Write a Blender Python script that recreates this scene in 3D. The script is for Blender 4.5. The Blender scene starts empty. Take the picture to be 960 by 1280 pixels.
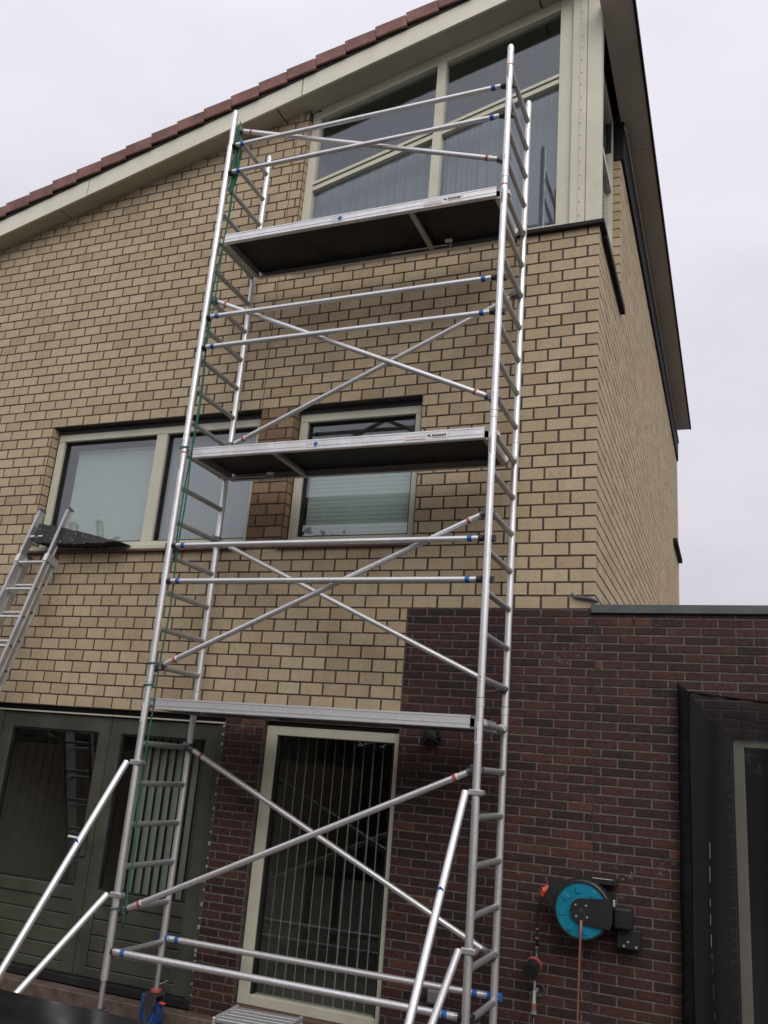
import bpy, math, random
from mathutils import Vector, Matrix

random.seed(7)
R = math.radians
scene = bpy.context.scene
COL = scene.collection

# ------------------------------------------------------------------ camera
CAM = Vector((1.79751, -6.28723, 1.82802))
YAW, PITCH, ROLL, FPX = 0.4022, 0.2847, 0.0819, 1094.8
fwd = Vector((-math.sin(YAW) * math.cos(PITCH), math.cos(YAW) * math.cos(PITCH), math.sin(PITCH)))
rgt = Vector((math.cos(YAW), math.sin(YAW), 0))
upv = rgt.cross(fwd)
cr, sr = math.cos(ROLL), math.sin(ROLL)
cx = rgt * cr + upv * sr
cy = upv * cr - rgt * sr
cam_data = bpy.data.cameras.new('camera')
cam = bpy.data.objects.new('camera', cam_data)
COL.objects.link(cam)
M = Matrix((cx, cy, -fwd)).transposed().to_4x4()
M.translation = CAM
cam.matrix_world = M
cam_data.sensor_fit = 'VERTICAL'
cam_data.sensor_height = 32.0
cam_data.lens = FPX / 1280.0 * 32.0
cam_data.clip_end = 500
cam_data.clip_start = 0.05
scene.camera = cam

def px(p):
    d = Vector(p) - CAM
    w = d.dot(fwd)
    return (480 + FPX * d.dot(cx) / w, 640 - FPX * d.dot(cy) / w)

# ------------------------------------------------------------------ world, sun, exposure
SUN_EL, SUN_AZ = R(43), R(146)            # azimuth measured clockwise from +Y
world = bpy.data.worlds.new('World')
scene.world = world
world.use_nodes = True
wn, wl = world.node_tree.nodes, world.node_tree.links
wn.clear()
wo = wn.new('ShaderNodeOutputWorld')
bg = wn.new('ShaderNodeBackground'); bg.inputs['Strength'].default_value = 0.1
wl.new(bg.outputs[0], wo.inputs[0])
sky = wn.new('ShaderNodeTexSky'); sky.sky_type = 'NISHITA'; sky.sun_disc = False
sky.sun_elevation = SUN_EL; sky.sun_rotation = SUN_AZ
sky.air_density = 1.5; sky.dust_density = 4.0
tc = wn.new('ShaderNodeTexCoord')
sep = wn.new('ShaderNodeSeparateXYZ'); wl.new(tc.outputs['Generated'], sep.inputs[0])
grad = wn.new('ShaderNodeMapRange'); wl.new(sep.outputs['Z'], grad.inputs['Value'])
grad.inputs['From Min'].default_value = 0.0; grad.inputs['From Max'].default_value = 1.0
grad.inputs['To Min'].default_value = 5.1; grad.inputs['To Max'].default_value = 8.4
mp = wn.new('ShaderNodeMapping'); wl.new(tc.outputs['Generated'], mp.inputs[0])
mp.inputs['Scale'].default_value = (1.0, 1.0, 2.2)
cn = wn.new('ShaderNodeTexNoise'); wl.new(mp.outputs[0], cn.inputs['Vector'])
cn.inputs['Scale'].default_value = 2.3; cn.inputs['Detail'].default_value = 5.0; cn.inputs['Roughness'].default_value = 0.55
cm = wn.new('ShaderNodeMapRange'); wl.new(cn.outputs['Fac'], cm.inputs['Value'])
cm.inputs['From Min'].default_value = 0.3; cm.inputs['From Max'].default_value = 0.7
cm.inputs['To Min'].default_value = 0.87; cm.inputs['To Max'].default_value = 1.07
mul = wn.new('ShaderNodeMath'); mul.operation = 'MULTIPLY'
wl.new(grad.outputs[0], mul.inputs[0]); wl.new(cm.outputs[0], mul.inputs[1])
ccol = wn.new('ShaderNodeMix'); ccol.data_type = 'RGBA'; ccol.blend_type = 'MULTIPLY'
ccol.inputs[0].default_value = 1.0
ctint = wn.new('ShaderNodeMix'); ctint.data_type = 'RGBA'
ctint.inputs[6].default_value = (0.95, 0.945, 1.03, 1); ctint.inputs[7].default_value = (0.99, 0.945, 1.04, 1)
cf = wn.new('ShaderNodeMapRange'); wl.new(cn.outputs['Fac'], cf.inputs['Value'])
cf.inputs['From Min'].default_value = 0.35; cf.inputs['From Max'].default_value = 0.65
wl.new(cf.outputs[0], ctint.inputs[0]); wl.new(ctint.outputs[2], ccol.inputs[6])
wl.new(mul.outputs[0], ccol.inputs[7])
mixs = wn.new('ShaderNodeMix'); mixs.data_type = 'RGBA'; mixs.inputs[0].default_value = 0.06
wl.new(ccol.outputs[2], mixs.inputs[6]); wl.new(sky.outputs[0], mixs.inputs[7])
wl.new(mixs.outputs[2], bg.inputs['Color'])

sd = bpy.data.lights.new('sun', 'SUN'); sd.energy = 1.5; sd.angle = R(50); sd.color = (1.0, 0.97, 0.92)
sun = bpy.data.objects.new('sun', sd); COL.objects.link(sun)
sdir = Vector((math.sin(SUN_AZ) * math.cos(SUN_EL), math.cos(SUN_AZ) * math.cos(SUN_EL), math.sin(SUN_EL)))
sun.rotation_euler = sdir.to_track_quat('Z', 'Y').to_euler()
sun.location = sdir * 40

vs = scene.view_settings
vs.view_transform = 'Standard'; vs.look = 'None'; vs.exposure = 0.32; vs.gamma = 1.0; vs.use_curve_mapping = False
scene.render.engine = 'CYCLES'
scene.cycles.max_bounces = 6
scene.cycles.diffuse_bounces = 3
scene.cycles.glossy_bounces = 3
scene.cycles.transparent_max_bounces = 10
scene.cycles.use_denoising = True

# ------------------------------------------------------------------ materials
MATS = {}
def node_mat(name):
    m = bpy.data.materials.new(name); m.use_nodes = True
    nt = m.node_tree
    b = nt.nodes['Principled BSDF']
    return m, nt, b

def noise(nt, scale, detail=4, rough=0.6, vec=None, stretch=None):
    n = nt.nodes.new('ShaderNodeTexNoise')
    n.inputs['Scale'].default_value = scale; n.inputs['Detail'].default_value = detail
    n.inputs['Roughness'].default_value = rough
    if vec is None:
        g = nt.nodes.new('ShaderNodeNewGeometry'); vec = g.outputs['Position']
    if stretch:
        mpn = nt.nodes.new('ShaderNodeMapping'); mpn.inputs['Scale'].default_value = stretch
        nt.links.new(vec, mpn.inputs[0]); vec = mpn.outputs[0]
    nt.links.new(vec, n.inputs['Vector'])
    return n.outputs['Fac']

def mrange(nt, v, a, b, c, d):
    n = nt.nodes.new('ShaderNodeMapRange')
    nt.links.new(v, n.inputs['Value'])
    for k, x in zip(('From Min', 'From Max', 'To Min', 'To Max'), (a, b, c, d)):
        n.inputs[k].default_value = x
    return n.outputs[0]

def mixc(nt, fac, a, b, mode='MIX'):
    n = nt.nodes.new('ShaderNodeMix'); n.data_type = 'RGBA'; n.blend_type = mode
    for sock, v in ((n.inputs[0], fac), (n.inputs[6], a), (n.inputs[7], b)):
        if isinstance(v, (int, float)): sock.default_value = v
        elif isinstance(v, tuple): sock.default_value = (*v, 1) if len(v) == 3 else v
        else: nt.links.new(v, sock)
    return n.outputs[2]

def bump(nt, b, h, strength=0.3, dist=0.002):
    n = nt.nodes.new('ShaderNodeBump'); n.inputs['Strength'].default_value = strength
    n.inputs['Distance'].default_value = dist
    nt.links.new(h, n.inputs['Height']); nt.links.new(n.outputs[0], b.inputs['Normal'])

def simple(name, col, rough=0.6, metal=0.0, var=0.12, scale=9.0, fine=60.0, spec=0.5, bmp=0.12, dirt=None):
    m, nt, b = node_mat(name)
    f = noise(nt, scale)
    f2 = noise(nt, fine, 3)
    dark = tuple(c * (1 - var * 1.6) for c in col); lite = tuple(min(1, c * (1 + var)) for c in col)
    c = mixc(nt, mrange(nt, f, .3, .7, 0, 1), dark, lite)
    if dirt:
        c = mixc(nt, mrange(nt, noise(nt, 3.2, 6, .7), .52, .75, 0, dirt[1]), c, dirt[0])
    nt.links.new(c, b.inputs['Base Color'])
    nt.links.new(mrange(nt, f2, .3, .7, max(0.02, rough - .1), min(1, rough + .1)), b.inputs['Roughness'])
    b.inputs['Metallic'].default_value = metal
    b.inputs['Specular IOR Level'].default_value = spec
    if bmp: bump(nt, b, f2, bmp, .001)
    MATS[name] = m
    return m

def island_rand(nt):
    oi = nt.nodes.new('ShaderNodeObjectInfo'); g = nt.nodes.new('ShaderNodeNewGeometry')
    a = nt.nodes.new('ShaderNodeMath'); a.operation = 'ADD'
    nt.links.new(oi.outputs['Random'], a.inputs[0]); nt.links.new(g.outputs['Random Per Island'], a.inputs[1])
    fr = nt.nodes.new('ShaderNodeMath'); fr.operation = 'FRACT'
    nt.links.new(a.outputs[0], fr.inputs[0])
    return fr.outputs[0]

def brick_mat(name, stops, grain=.25, white=0.0, rough=.85, streak=0.0):
    m, nt, b = node_mat(name)
    r = island_rand(nt)
    ramp = nt.nodes.new('ShaderNodeValToRGB')
    el = ramp.color_ramp.elements
    while len(el) < len(stops): el.new(0.5)
    for e, (p, c) in zip(el, stops): e.position = p; e.color = (*c, 1)
    nt.links.new(r, ramp.inputs[0])
    c = ramp.outputs[0]
    g = noise(nt, 38, 6, .7)
    c = mixc(nt, mrange(nt, g, .3, .72, 0, grain * 2), c, (0.55, 0.5, 0.48), 'MULTIPLY')
    s = noise(nt, 1.3, 5, .65)
    c = mixc(nt, mrange(nt, s, .48, .72, 0, .3), c, (.6, .56, .52), 'MULTIPLY')
    if streak:
        st = noise(nt, 2.0, 5, .6, stretch=(3.0, 3.0, .22))
        c = mixc(nt, mrange(nt, st, .5, .72, 0, streak), c, (.56, .5, .44), 'MULTIPLY')
    if white:
        w = noise(nt, 22, 6, .75); w2 = noise(nt, 2.1, 4, .6)
        mm = nt.nodes.new('ShaderNodeMath'); mm.operation = 'MULTIPLY'
        nt.links.new(mrange(nt, w, .58, .68, 0, 1), mm.inputs[0]); nt.links.new(mrange(nt, w2, .56, .66, 0, white), mm.inputs[1])
        c = mixc(nt, mm.outputs[0], c, (.42, .37, .34))
    nt.links.new(c, b.inputs['Base Color'])
    nt.links.new(mrange(nt, g, .3, .7, rough - .12, rough + .1), b.inputs['Roughness'])
    b.inputs['Specular IOR Level'].default_value = .35
    bump(nt, b, g, .5, .003)
    MATS[name] = m
    return m

Y0 = (.47, .375, .247)
brick_mat('yellow_brick', [(0, (.40, .31, .20)), (.2, (.44, .347, .225)), (.6, Y0), (.85, (.50, .405, .275)), (.97, (.44, .345, .23)), (1, (.375, .285, .185))], .2, 0.0, streak=.25)
brick_mat('brown_brick', [(0, (.20, .12, .065)), (.5, (.27, .17, .10)), (1, (.33, .22, .13))], .35, 0.0, .7)  # darker, browner bricks for the pier and its return
brick_mat('red_brick', [(0, (.031, .019, .018)), (.22, (.042, .021, .020)), (.45, (.054, .024, .022)), (.7, (.065, .027, .024)), (.9, (.076, .030, .026)), (.985, (.088, .035, .029)), (1, (.15, .06, .036))], .6, .9, .75)
simple('mortar_dark', (.070, .058, .052), .95, var=.45, scale=25, bmp=.4)
simple('mortar_grey', (.125, .112, .10), .95, var=.3, scale=25, bmp=.4)
simple('fascia_paint', (.66, .64, .53), .45, var=.04, scale=2.5, bmp=.05, dirt=((.42, .40, .32), .3))
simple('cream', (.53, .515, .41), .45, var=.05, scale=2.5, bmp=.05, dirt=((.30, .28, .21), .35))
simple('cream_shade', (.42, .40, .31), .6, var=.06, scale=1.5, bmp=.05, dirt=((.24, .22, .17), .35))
simple('brown_board', (.52, .47, .43), .6, var=.08, scale=1.5, bmp=.05)
simple('green_paint', (.062, .065, .050), .42, var=.2, scale=4, bmp=.1, dirt=((.03, .032, .024), .5))
simple('tile', (.19, .085, .07), .62, var=.3, scale=6, fine=90, bmp=.35, dirt=((.10, .05, .045), .6))
simple('lead', (.020, .018, .019), .75, var=.25, scale=7, spec=.2)
simple('coping', (.10, .105, .11), .4, metal=.3, var=.12, scale=5)
simple('black_plastic', (.018, .019, .021), .42, var=.2)
simple('turquoise', (.006, .19, .30), .32, var=.08, scale=12, bmp=.05)
simple('orange', (.60, .085, .03), .4, var=.1)
simple('blue', (.02, .10, .36), .4, var=.1)
simple('red_band', (.42, .085, .06), .5, var=.1)
simple('white_print', (.72, .71, .72), .5, var=.05)
simple('ink', (.03, .03, .035), .6, var=.05)
simple('red_hose', (.22, .085, .07), .5, var=.15)
simple('green_rope', (.015, .12, .075), .8, var=.3, scale=60)
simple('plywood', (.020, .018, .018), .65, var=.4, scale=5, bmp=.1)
simple('black_cloth', (.007, .007, .008), .95, var=.3, scale=14, bmp=.3, spec=.1)
simple('interior_paint', (.30, .28, .25), .8, var=.05)
simple('paving', (.12, .085, .07), .55, var=.3, scale=12, fine=80, bmp=.5, dirt=((.045, .04, .035), .6))
simple('earth', (.075, .062, .05), .8, var=.3, scale=3, bmp=.5)
simple('grey_box', (.20, .205, .20), .5, var=.1)
simple('rubber_blue', (.012, .045, .16), .45, var=.2)
simple('dark_steel', (.16, .16, .165), .45, metal=.8, var=.2)
simple('sealant', (.36, .34, .30), .8, var=.2, scale=40)
simple('slat', (.42, .46, .42), .75, var=.05)
simple('slat_thin', (.55, .55, .52), .7, var=.05)
simple('shade', (.50, .55, .50), .85, var=.03, scale=1.2)
simple('shade_grey', (.36, .38, .39), .85, var=.03, scale=1.2)
simple('wood_fence', (.13, .085, .055), .8, var=.3, scale=8, bmp=.4)
simple('bark', (.07, .055, .042), .9, var=.3, scale=14, bmp=.6)

def alu(name, base, rough, seed=0):
    m, nt, b = node_mat(name)
    g = nt.nodes.new('ShaderNodeTexCoord')
    f = noise(nt, 5.5, 5, .7); f2 = noise(nt, 70, 4, .7)
    c = mixc(nt, mrange(nt, f, .35, .7, 0, 1), tuple(base * k for k in (1.0, 1.0, 1.01)), tuple(base * .78 * k for k in (1, .99, .98)))
    c = mixc(nt, mrange(nt, f2, .56, .72, 0, .45), c, (.22, .215, .21))
    sp = noise(nt, 26, 5, .8)
    c = mixc(nt, mrange(nt, sp, .64, .70, 0, .6), c, (.62, .61, .58))
    nt.links.new(c, b.inputs['Base Color'])
    b.inputs['Metallic'].default_value = .82
    nt.links.new(mrange(nt, f, .3, .7, rough - .08, rough + .12), b.inputs['Roughness'])
    bump(nt, b, f2, .06, .001)
    MATS[name] = m
alu('aluminium', .84, .42)
alu('aluminium_rung', .52, .5)
alu('aluminium_beam', .80, .48)

def glass_mat(name, tint=(.86, .89, .88), boost=1.6):
    m = bpy.data.materials.new(name); m.use_nodes = True
    nt = m.node_tree; nt.nodes.clear()
    o = nt.nodes.new('ShaderNodeOutputMaterial')
    t = nt.nodes.new('ShaderNodeBsdfTransparent'); t.inputs[0].default_value = (*tint, 1)
    g = nt.nodes.new('ShaderNodeBsdfGlossy'); g.inputs['Roughness'].default_value = 0.015
    g.inputs[0].default_value = (.93, .97, 1, 1)
    fr = nt.nodes.new('ShaderNodeLayerWeight'); fr.inputs['Blend'].default_value = .5
    pw = nt.nodes.new('ShaderNodeMath'); pw.operation = 'POWER'; pw.inputs[1].default_value = 4.0
    nt.links.new(fr.outputs['Facing'], pw.inputs[0])
    k = nt.nodes.new('ShaderNodeMapRange'); k.inputs['To Min'].default_value = boost; k.inputs['To Max'].default_value = .75
    nt.links.new(pw.outputs[0], k.inputs['Value'])
    mx = nt.nodes.new('ShaderNodeMixShader')
    nb = nt.nodes.new('ShaderNodeBump'); nb.inputs['Strength'].default_value = .03; nb.inputs['Distance'].default_value = .01
    nt.links.new(noise(nt, 1.7, 2, .5), nb.inputs['Height'])
    nt.links.new(nb.outputs[0], g.inputs['Normal'])
    nt.links.new(k.outputs[0], mx.inputs[0])
    nt.links.new(t.outputs[0], mx.inputs[1]); nt.links.new(g.outputs[0], mx.inputs[2]); nt.links.new(mx.outputs[0], o.inputs[0])
    MATS[name] = m
glass_mat('glass', (.88, .91, .91), .10)
glass_mat('glass_low', (.85, .88, .86), .06)

def sheer_mat(name, col, alpha, scale=None):
    m, nt, b = node_mat(name)
    out = nt.nodes['Material Output']
    b.inputs['Base Color'].default_value = (*col, 1); b.inputs['Roughness'].default_value = .9
    t = nt.nodes.new('ShaderNodeBsdfTransparent'); tr = nt.nodes.new('ShaderNodeBsdfTranslucent')
    tr.inputs[0].default_value = (*col, 1)
    m1 = nt.nodes.new('ShaderNodeMixShader'); m1.inputs[0].default_value = .35
    nt.links.new(b.outputs[0], m1.inputs[1]); nt.links.new(tr.outputs[0], m1.inputs[2])
    m2 = nt.nodes.new('ShaderNodeMixShader'); m2.inputs[0].default_value = alpha
    nt.links.new(t.outputs[0], m2.inputs[1]); nt.links.new(m1.outputs[0], m2.inputs[2])
    nt.links.new(m2.outputs[0], out.inputs[0])
    MATS[name] = m
sheer_mat('sheer', (.40, .43, .50), .7)
sheer_mat('net', (.020, .020, .022), .55)
sheer_mat('net_dense', (.024, .024, .027), .9)

def leaf_mat(name, a, b_):
    m, nt, b = node_mat(name)
    c = mixc(nt, island_rand(nt), a, b_)
    nt.links.new(c, b.inputs['Base Color']); b.inputs['Roughness'].default_value = .6
    MATS[name] = m
leaf_mat('leaf', (.028, .055, .018), (.075, .12, .04))
leaf_mat('leaf_dark', (.02, .04, .016), (.05, .085, .03))

def table_mat():
    m, nt, b = node_mat('table_glass')
    b.inputs['Base Color'].default_value = (.012, .012, .013, 1)
    nt.links.new(mrange(nt, noise(nt, 3, 4), .3, .7, .10, .22), b.inputs['Roughness'])
    MATS['table_glass'] = m
table_mat()

# ------------------------------------------------------------------ mesh helpers
class MB:
    def __init__(s): s.v = []; s.f = []; s.sm = []; s.marks = []
    def face(s, idx, smooth=False): s.f.append(idx); s.sm.append(smooth)
    def quad(s, a, b, c, d):
        n = len(s.v); s.v += [tuple(a), tuple(b), tuple(c), tuple(d)]; s.face((n, n+1, n+2, n+3)); return s
    def box(s, x0, x1, y0, y1, z0, z1, mat=None):
        s.marks.append((len(s.v), len(s.f)))
        n = len(s.v)
        P = [(x0,y0,z0),(x1,y0,z0),(x1,y1,z0),(x0,y1,z0),(x0,y0,z1),(x1,y0,z1),(x1,y1,z1),(x0,y1,z1)]
        if mat is not None: P = [tuple(mat @ Vector(p)) for p in P]
        s.v += P
        for q in ((3,2,1,0),(4,5,6,7),(0,1,5,4),(1,2,6,5),(2,3,7,6),(3,0,4,7)): s.face(tuple(n+i for i in q))
        return s
    def cbox(s, x0, x1, y0, y1, z0, z1, c=.004, mat=None):
        """box with chamfered edges along all sides (octagonal in each ring)"""
        s.marks.append((len(s.v), len(s.f)))
        n = len(s.v); P = []
        for (ax, ay, az) in ((0,0,0),(1,0,0),(1,1,0),(0,1,0),(0,0,1),(1,0,1),(1,1,1),(0,1,1)):
            X = (x0, x1)[ax]; Yy = (y0, y1)[ay]; Z = (z0, z1)[az]
            dx = c if ax == 0 else -c; dy = c if ay == 0 else -c; dz = c if az == 0 else -c
            P += [(X, Yy+dy, Z+dz), (X+dx, Yy, Z+dz), (X+dx, Yy+dy, Z)]
        if mat is not None: P = [tuple(mat @ Vector(p)) for p in P]
        s.v += P
        def I(k, a): return n + 3*k + a
        for q in ((3,2,1,0),): s.face(tuple(I(k,2) for k in q))
        s.face(tuple(I(k,2) for k in (4,5,6,7)))
        s.face(tuple(I(k,1) for k in (0,1,5,4))); s.face(tuple(I(k,1) for k in (2,3,7,6)))
        s.face(tuple(I(k,0) for k in (1,2,6,5))); s.face(tuple(I(k,0) for k in (3,0,4,7)))
        for a, b, u, w in ((0,1,1,2),(3,2,1,2),(4,5,1,2),(7,6,1,2),(0,3,0,2),(1,2,0,2),(4,7,0,2),(5,6,0,2),(0,4,0,1),(1,5,0,1),(2,6,0,1),(3,7,0,1)):
            s.face((I(a,u), I(b,u), I(b,w), I(a,w)))
        for k in range(8): s.face((I(k,0), I(k,1), I(k,2)))
        return s
    def tube(s, a, b, r, r2=None, seg=14, caps=True):
        s.marks.append((len(s.v), len(s.f)))
        a = Vector(a); b = Vector(b); r2 = r if r2 is None else r2
        d = (b - a).normalized()
        u = d.orthogonal().normalized(); w = d.cross(u)
        n = len(s.v)
        for P, rr in ((a, r), (b, r2)):
            for i in range(seg):
                t = 2*math.pi*i/seg
                s.v.append(tuple(P + u*(rr*math.cos(t)) + w*(rr*math.sin(t))))
        for i in range(seg):
            j = (i+1) % seg
            s.face((n+i, n+j, n+seg+j, n+seg+i), True)
        if caps:
            m = len(s.v); s.v += s.v[n:n+2*seg]
            s.face(tuple(m+i for i in reversed(range(seg)))); s.face(tuple(m+seg+i for i in range(seg)))
        return s
    def path(s, pts, r, seg=8):
        pts = [Vector(p) for p in pts]; n = len(s.v)
        u = None
        for k, P in enumerate(pts):
            d = (pts[min(k+1, len(pts)-1)] - pts[max(k-1, 0)]).normalized()
            u = d.orthogonal().normalized() if u is None else (u - d*u.dot(d)).normalized()
            w = d.cross(u)
            rr = r[k] if isinstance(r, (list, tuple)) else r
            for i in range(seg):
                t = 2*math.pi*i/seg
                s.v.append(tuple(P + u*(rr*math.cos(t)) + w*(rr*math.sin(t))))
        for k in range(len(pts)-1):
            for i in range(seg):
                j = (i+1) % seg
                s.face((n+k*seg+i, n+k*seg+j, n+(k+1)*seg+j, n+(k+1)*seg+i), True)
        s.face(tuple(n+i for i in reversed(range(seg)))); e = n+(len(pts)-1)*seg
        s.face(tuple(e+i for i in range(seg)))
        return s
    def prism(s, poly, axis, a, b):
        """extrude a 2D polygon along axis ('x','y','z') from a to b"""
        s.marks.append((len(s.v), len(s.f)))
        n = len(s.v); k = len(poly)
        def P(p, t):
            return {'x': (t, p[0], p[1]), 'y': (p[0], t, p[1]), 'z': (p[0], p[1], t)}[axis]
        s.v += [P(p, a) for p in poly] + [P(p, b) for p in poly]
        s.face(tuple(n+i for i in range(k))); s.face(tuple(n+k+i for i in reversed(range(k))))
        for i in range(k):
            j = (i+1) % k
            s.face((n+i, n+k+i, n+k+j, n+j))
        return s
    def ring(s, c, ax, ro, ri, t, seg=40, a0=0.0, a1=2*math.pi):
        """flat washer of thickness t along ax"""
        c = Vector(c); ax = Vector(ax).normalized(); u = ax.orthogonal().normalized(); w = ax.cross(u)
        full = abs(a1-a0-2*math.pi) < 1e-6; m = seg if full else seg+1
        n = len(s.v)
        for i in range(m):
            t_ = a0+(a1-a0)*i/seg; d = u*math.cos(t_)+w*math.sin(t_)
            s.v += [tuple(c+d*ri), tuple(c+d*ro), tuple(c+d*ro+ax*t), tuple(c+d*ri+ax*t)]
        for i in range(seg):
            j = (i+1) % m
            for q in range(4):
                r_ = (q+1) % 4
                s.face((n+4*i+q, n+4*j+q, n+4*j+r_, n+4*i+r_))
        return s
    def build_each(s, name, mat, parent=None):
        out = []
        mk = s.marks + [(len(s.v), len(s.f))]
        for (v0, f0), (v1, f1) in zip(mk[:-1], mk[1:]):
            m = MB(); m.v = s.v[v0:v1]; m.f = [tuple(i - v0 for i in q) for q in s.f[f0:f1]]; m.sm = s.sm[f0:f1]
            out.append(m.build(name, mat, parent))
        return out
    def build(s, name, mat, parent=None, loc=None, fix=True):
        me = bpy.data.meshes.new(name)
        me.from_pydata(s.v, [], s.f)
        me.polygons.foreach_set('use_smooth', s.sm)
        me.materials.append(MATS[mat])
        if fix:
            import bmesh
            bm = bmesh.new(); bm.from_mesh(me); bmesh.ops.recalc_face_normals(bm, faces=bm.faces); bm.to_mesh(me); bm.free()
        me.update()
        o = bpy.data.objects.new(name, me); COL.objects.link(o)
        if parent: o.parent = parent
        if loc: o.location = loc
        return o

def tag(o, label=None, cat=None, group=None, kind=None):
    if label: o['label'] = label
    if cat: o['category'] = cat
    if group: o['group'] = group
    if kind: o['kind'] = kind
    return o

def empty(name, loc=(0, 0, 0), parent=None):
    o = bpy.data.objects.new(name, None); COL.objects.link(o); o.location = loc
    o.empty_display_size = .1
    if parent: o.parent = parent
    return o

# ------------------------------------------------------------------ dimensions
XC = 0.82                    # house corner
SL = 0.26                    # roof slope
OV = 0.215                   # verge overhang
def S(x): return 8.574 + SL * x
SA = -0.010                  # small yaw of the receding side wall
SIDE = Matrix.Translation((XC, 0, 0)) @ Matrix.Rotation(-SA, 4, 'Z')    # local y runs along the side wall

# ------------------------------------------------------------------ ground
GL = -.12
g = MB(); g.quad((-60, -60, GL), (60, -60, GL), (60, 60, GL), (-60, 60, GL))
ground = tag(g.build('ground', 'earth'), kind='structure')
pm = None
for i in range(16):
    for j in range(6):
        x = -4.9 + i * .303; y = -.10 - j * .303
        if pm is None:
            p = MB().cbox(-.148, .148, -.148, .148, 0, .03, .006).build('paver', 'paving', ground)
            pm = p.data
        else:
            p = bpy.data.objects.new('paver', pm); COL.objects.link(p); p.parent = ground
        p.location = (x + .15, y - .15, GL - .008 + random.uniform(-.002, .002))
        p.rotation_euler = (random.uniform(-.004, .004), random.uniform(-.004, .004), 0)

# ------------------------------------------------------------------ brick walls
BM = {}
def brick_data(w, h, mat, d=None, c=.0022):
    d = .0045 if mat == 'red_brick' else .006
    key = (round(w, 3), round(h, 3), mat)
    if key in BM: return BM[key]
    b = MB(); n = 0
    a, e = w/2, h/2
    b.v = [(-a, 0, -e), (a, 0, -e), (a, 0, e), (-a, 0, e),
           (-a, -d+c, -e), (a, -d+c, -e), (a, -d+c, e), (-a, -d+c, e),
           (-a+c, -d, -e+c), (a-c, -d, -e+c), (a-c, -d, e-c), (-a+c, -d, e-c)]
    fs = [(8, 9, 10, 11)]
    for i in range(4):
        j = (i+1) % 4
        fs += [(i, j, 4+j, 4+i), (4+i, 4+j, 8+j, 8+i)]
    me = bpy.data.meshes.new('brick'); me.from_pydata(b.v, [], fs); me.materials.append(MATS[mat]); me.update()
    BM[key] = (me, b.v, fs)
    return BM[key]

def courses(x0, x1, z0, z1, L, H, joint, phase, openings, cuts=()):
    """all bricks (cx, cz, w, h) of a running bond clipped by rectangular openings"""
    out = []
    k = 0
    nz = int(round((z1 - z0) / H))
    for k in range(nz):
        zt = z1 - k * H; zb = zt - H
        off = phase + (L / 2 if k % 2 else 0)
        x = x1 + off - L * math.ceil((x1 + off - x0) / L) - L
        while x < x1:
            segs = [(max(x, x0), min(x + L, x1))]
            x += L
            zm = (zt + zb) / 2
            for (a, b, c, d) in openings:
                if c < zm < d:
                    ns = []
                    for (p, q) in segs:
                        if q <= a or p >= b: ns.append((p, q)); continue
                        if p < a: ns.append((p, a))
                        if q > b: ns.append((b, q))
                    segs = ns
            for (cxx, ca, cb) in cuts:
                if ca < zm < cb:
                    ns = []
                    for (p, q) in segs:
                        ns += [(p, cxx + .004), (cxx - .004, q)] if p + .02 < cxx < q - .02 else [(p, q)]
                    segs = ns
            for (p, q) in segs:
                w = q - p - (joint if H < .08 else joint + .004)
                if w > .004: out.append(((p+q)/2, zm, w, H - joint))
    return out

def lay(bricks, wall, mat, y=0.0, limit=300, name='brick', jit=.0012):
    def score(b):
        u, v = px((b[0], 0, b[1]))
        if not (-10 < u < 970 and -10 < v < 1290): return -1
        e = px((b[0]+b[2]/2, 0, b[1])); f_ = px((b[0]-b[2]/2, 0, b[1]))
        return abs(e[0]-f_[0])
    order = sorted(bricks, key=score, reverse=True)
    near, rest = order[:limit], order[limit:]
    for (x, z, w, h) in near:
        if score((x, z, w, h)) < 0: rest.append((x, z, w, h)); continue
        me, _, _ = brick_data(w, h, mat)
        o = bpy.data.objects.new(name, me); COL.objects.link(o); o.parent = wall
        o.location = (x + random.uniform(-.001, .001), y + random.uniform(-jit, jit), z + random.uniform(-.0011, .0011))
        o.scale = (1 + random.uniform(-.008, .004), 1, 1 + random.uniform(-.012, .008))
        o.rotation_euler = (random.uniform(-.006, .006), random.uniform(-.004, .004), random.uniform(-.004, .004))
    if rest:
        V, F = [], []
        for (x, z, w, h) in rest:
            _, vv, ff = brick_data(w, h, mat)
            n = len(V); dy = y + random.uniform(-jit, jit); t = random.uniform(-.006, .006)
            k1 = 1 + random.uniform(-.008, .004); k2 = 1 + random.uniform(-.012, .008); zj = random.uniform(-.0011, .0011)
            V += [(p[0]*k1+x, p[1]+dy+t*p[2], p[2]*k2+z+zj) for p in vv]; F += [tuple(n+i for i in q) for q in ff]
        me = bpy.data.meshes.new('brickwork'); me.from_pydata(V, [], F); me.materials.append(MATS[mat]); me.update()
        o = bpy.data.objects.new('brickwork', me); COL.objects.link(o); o.parent = wall; o['kind'] = 'stuff'

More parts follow.
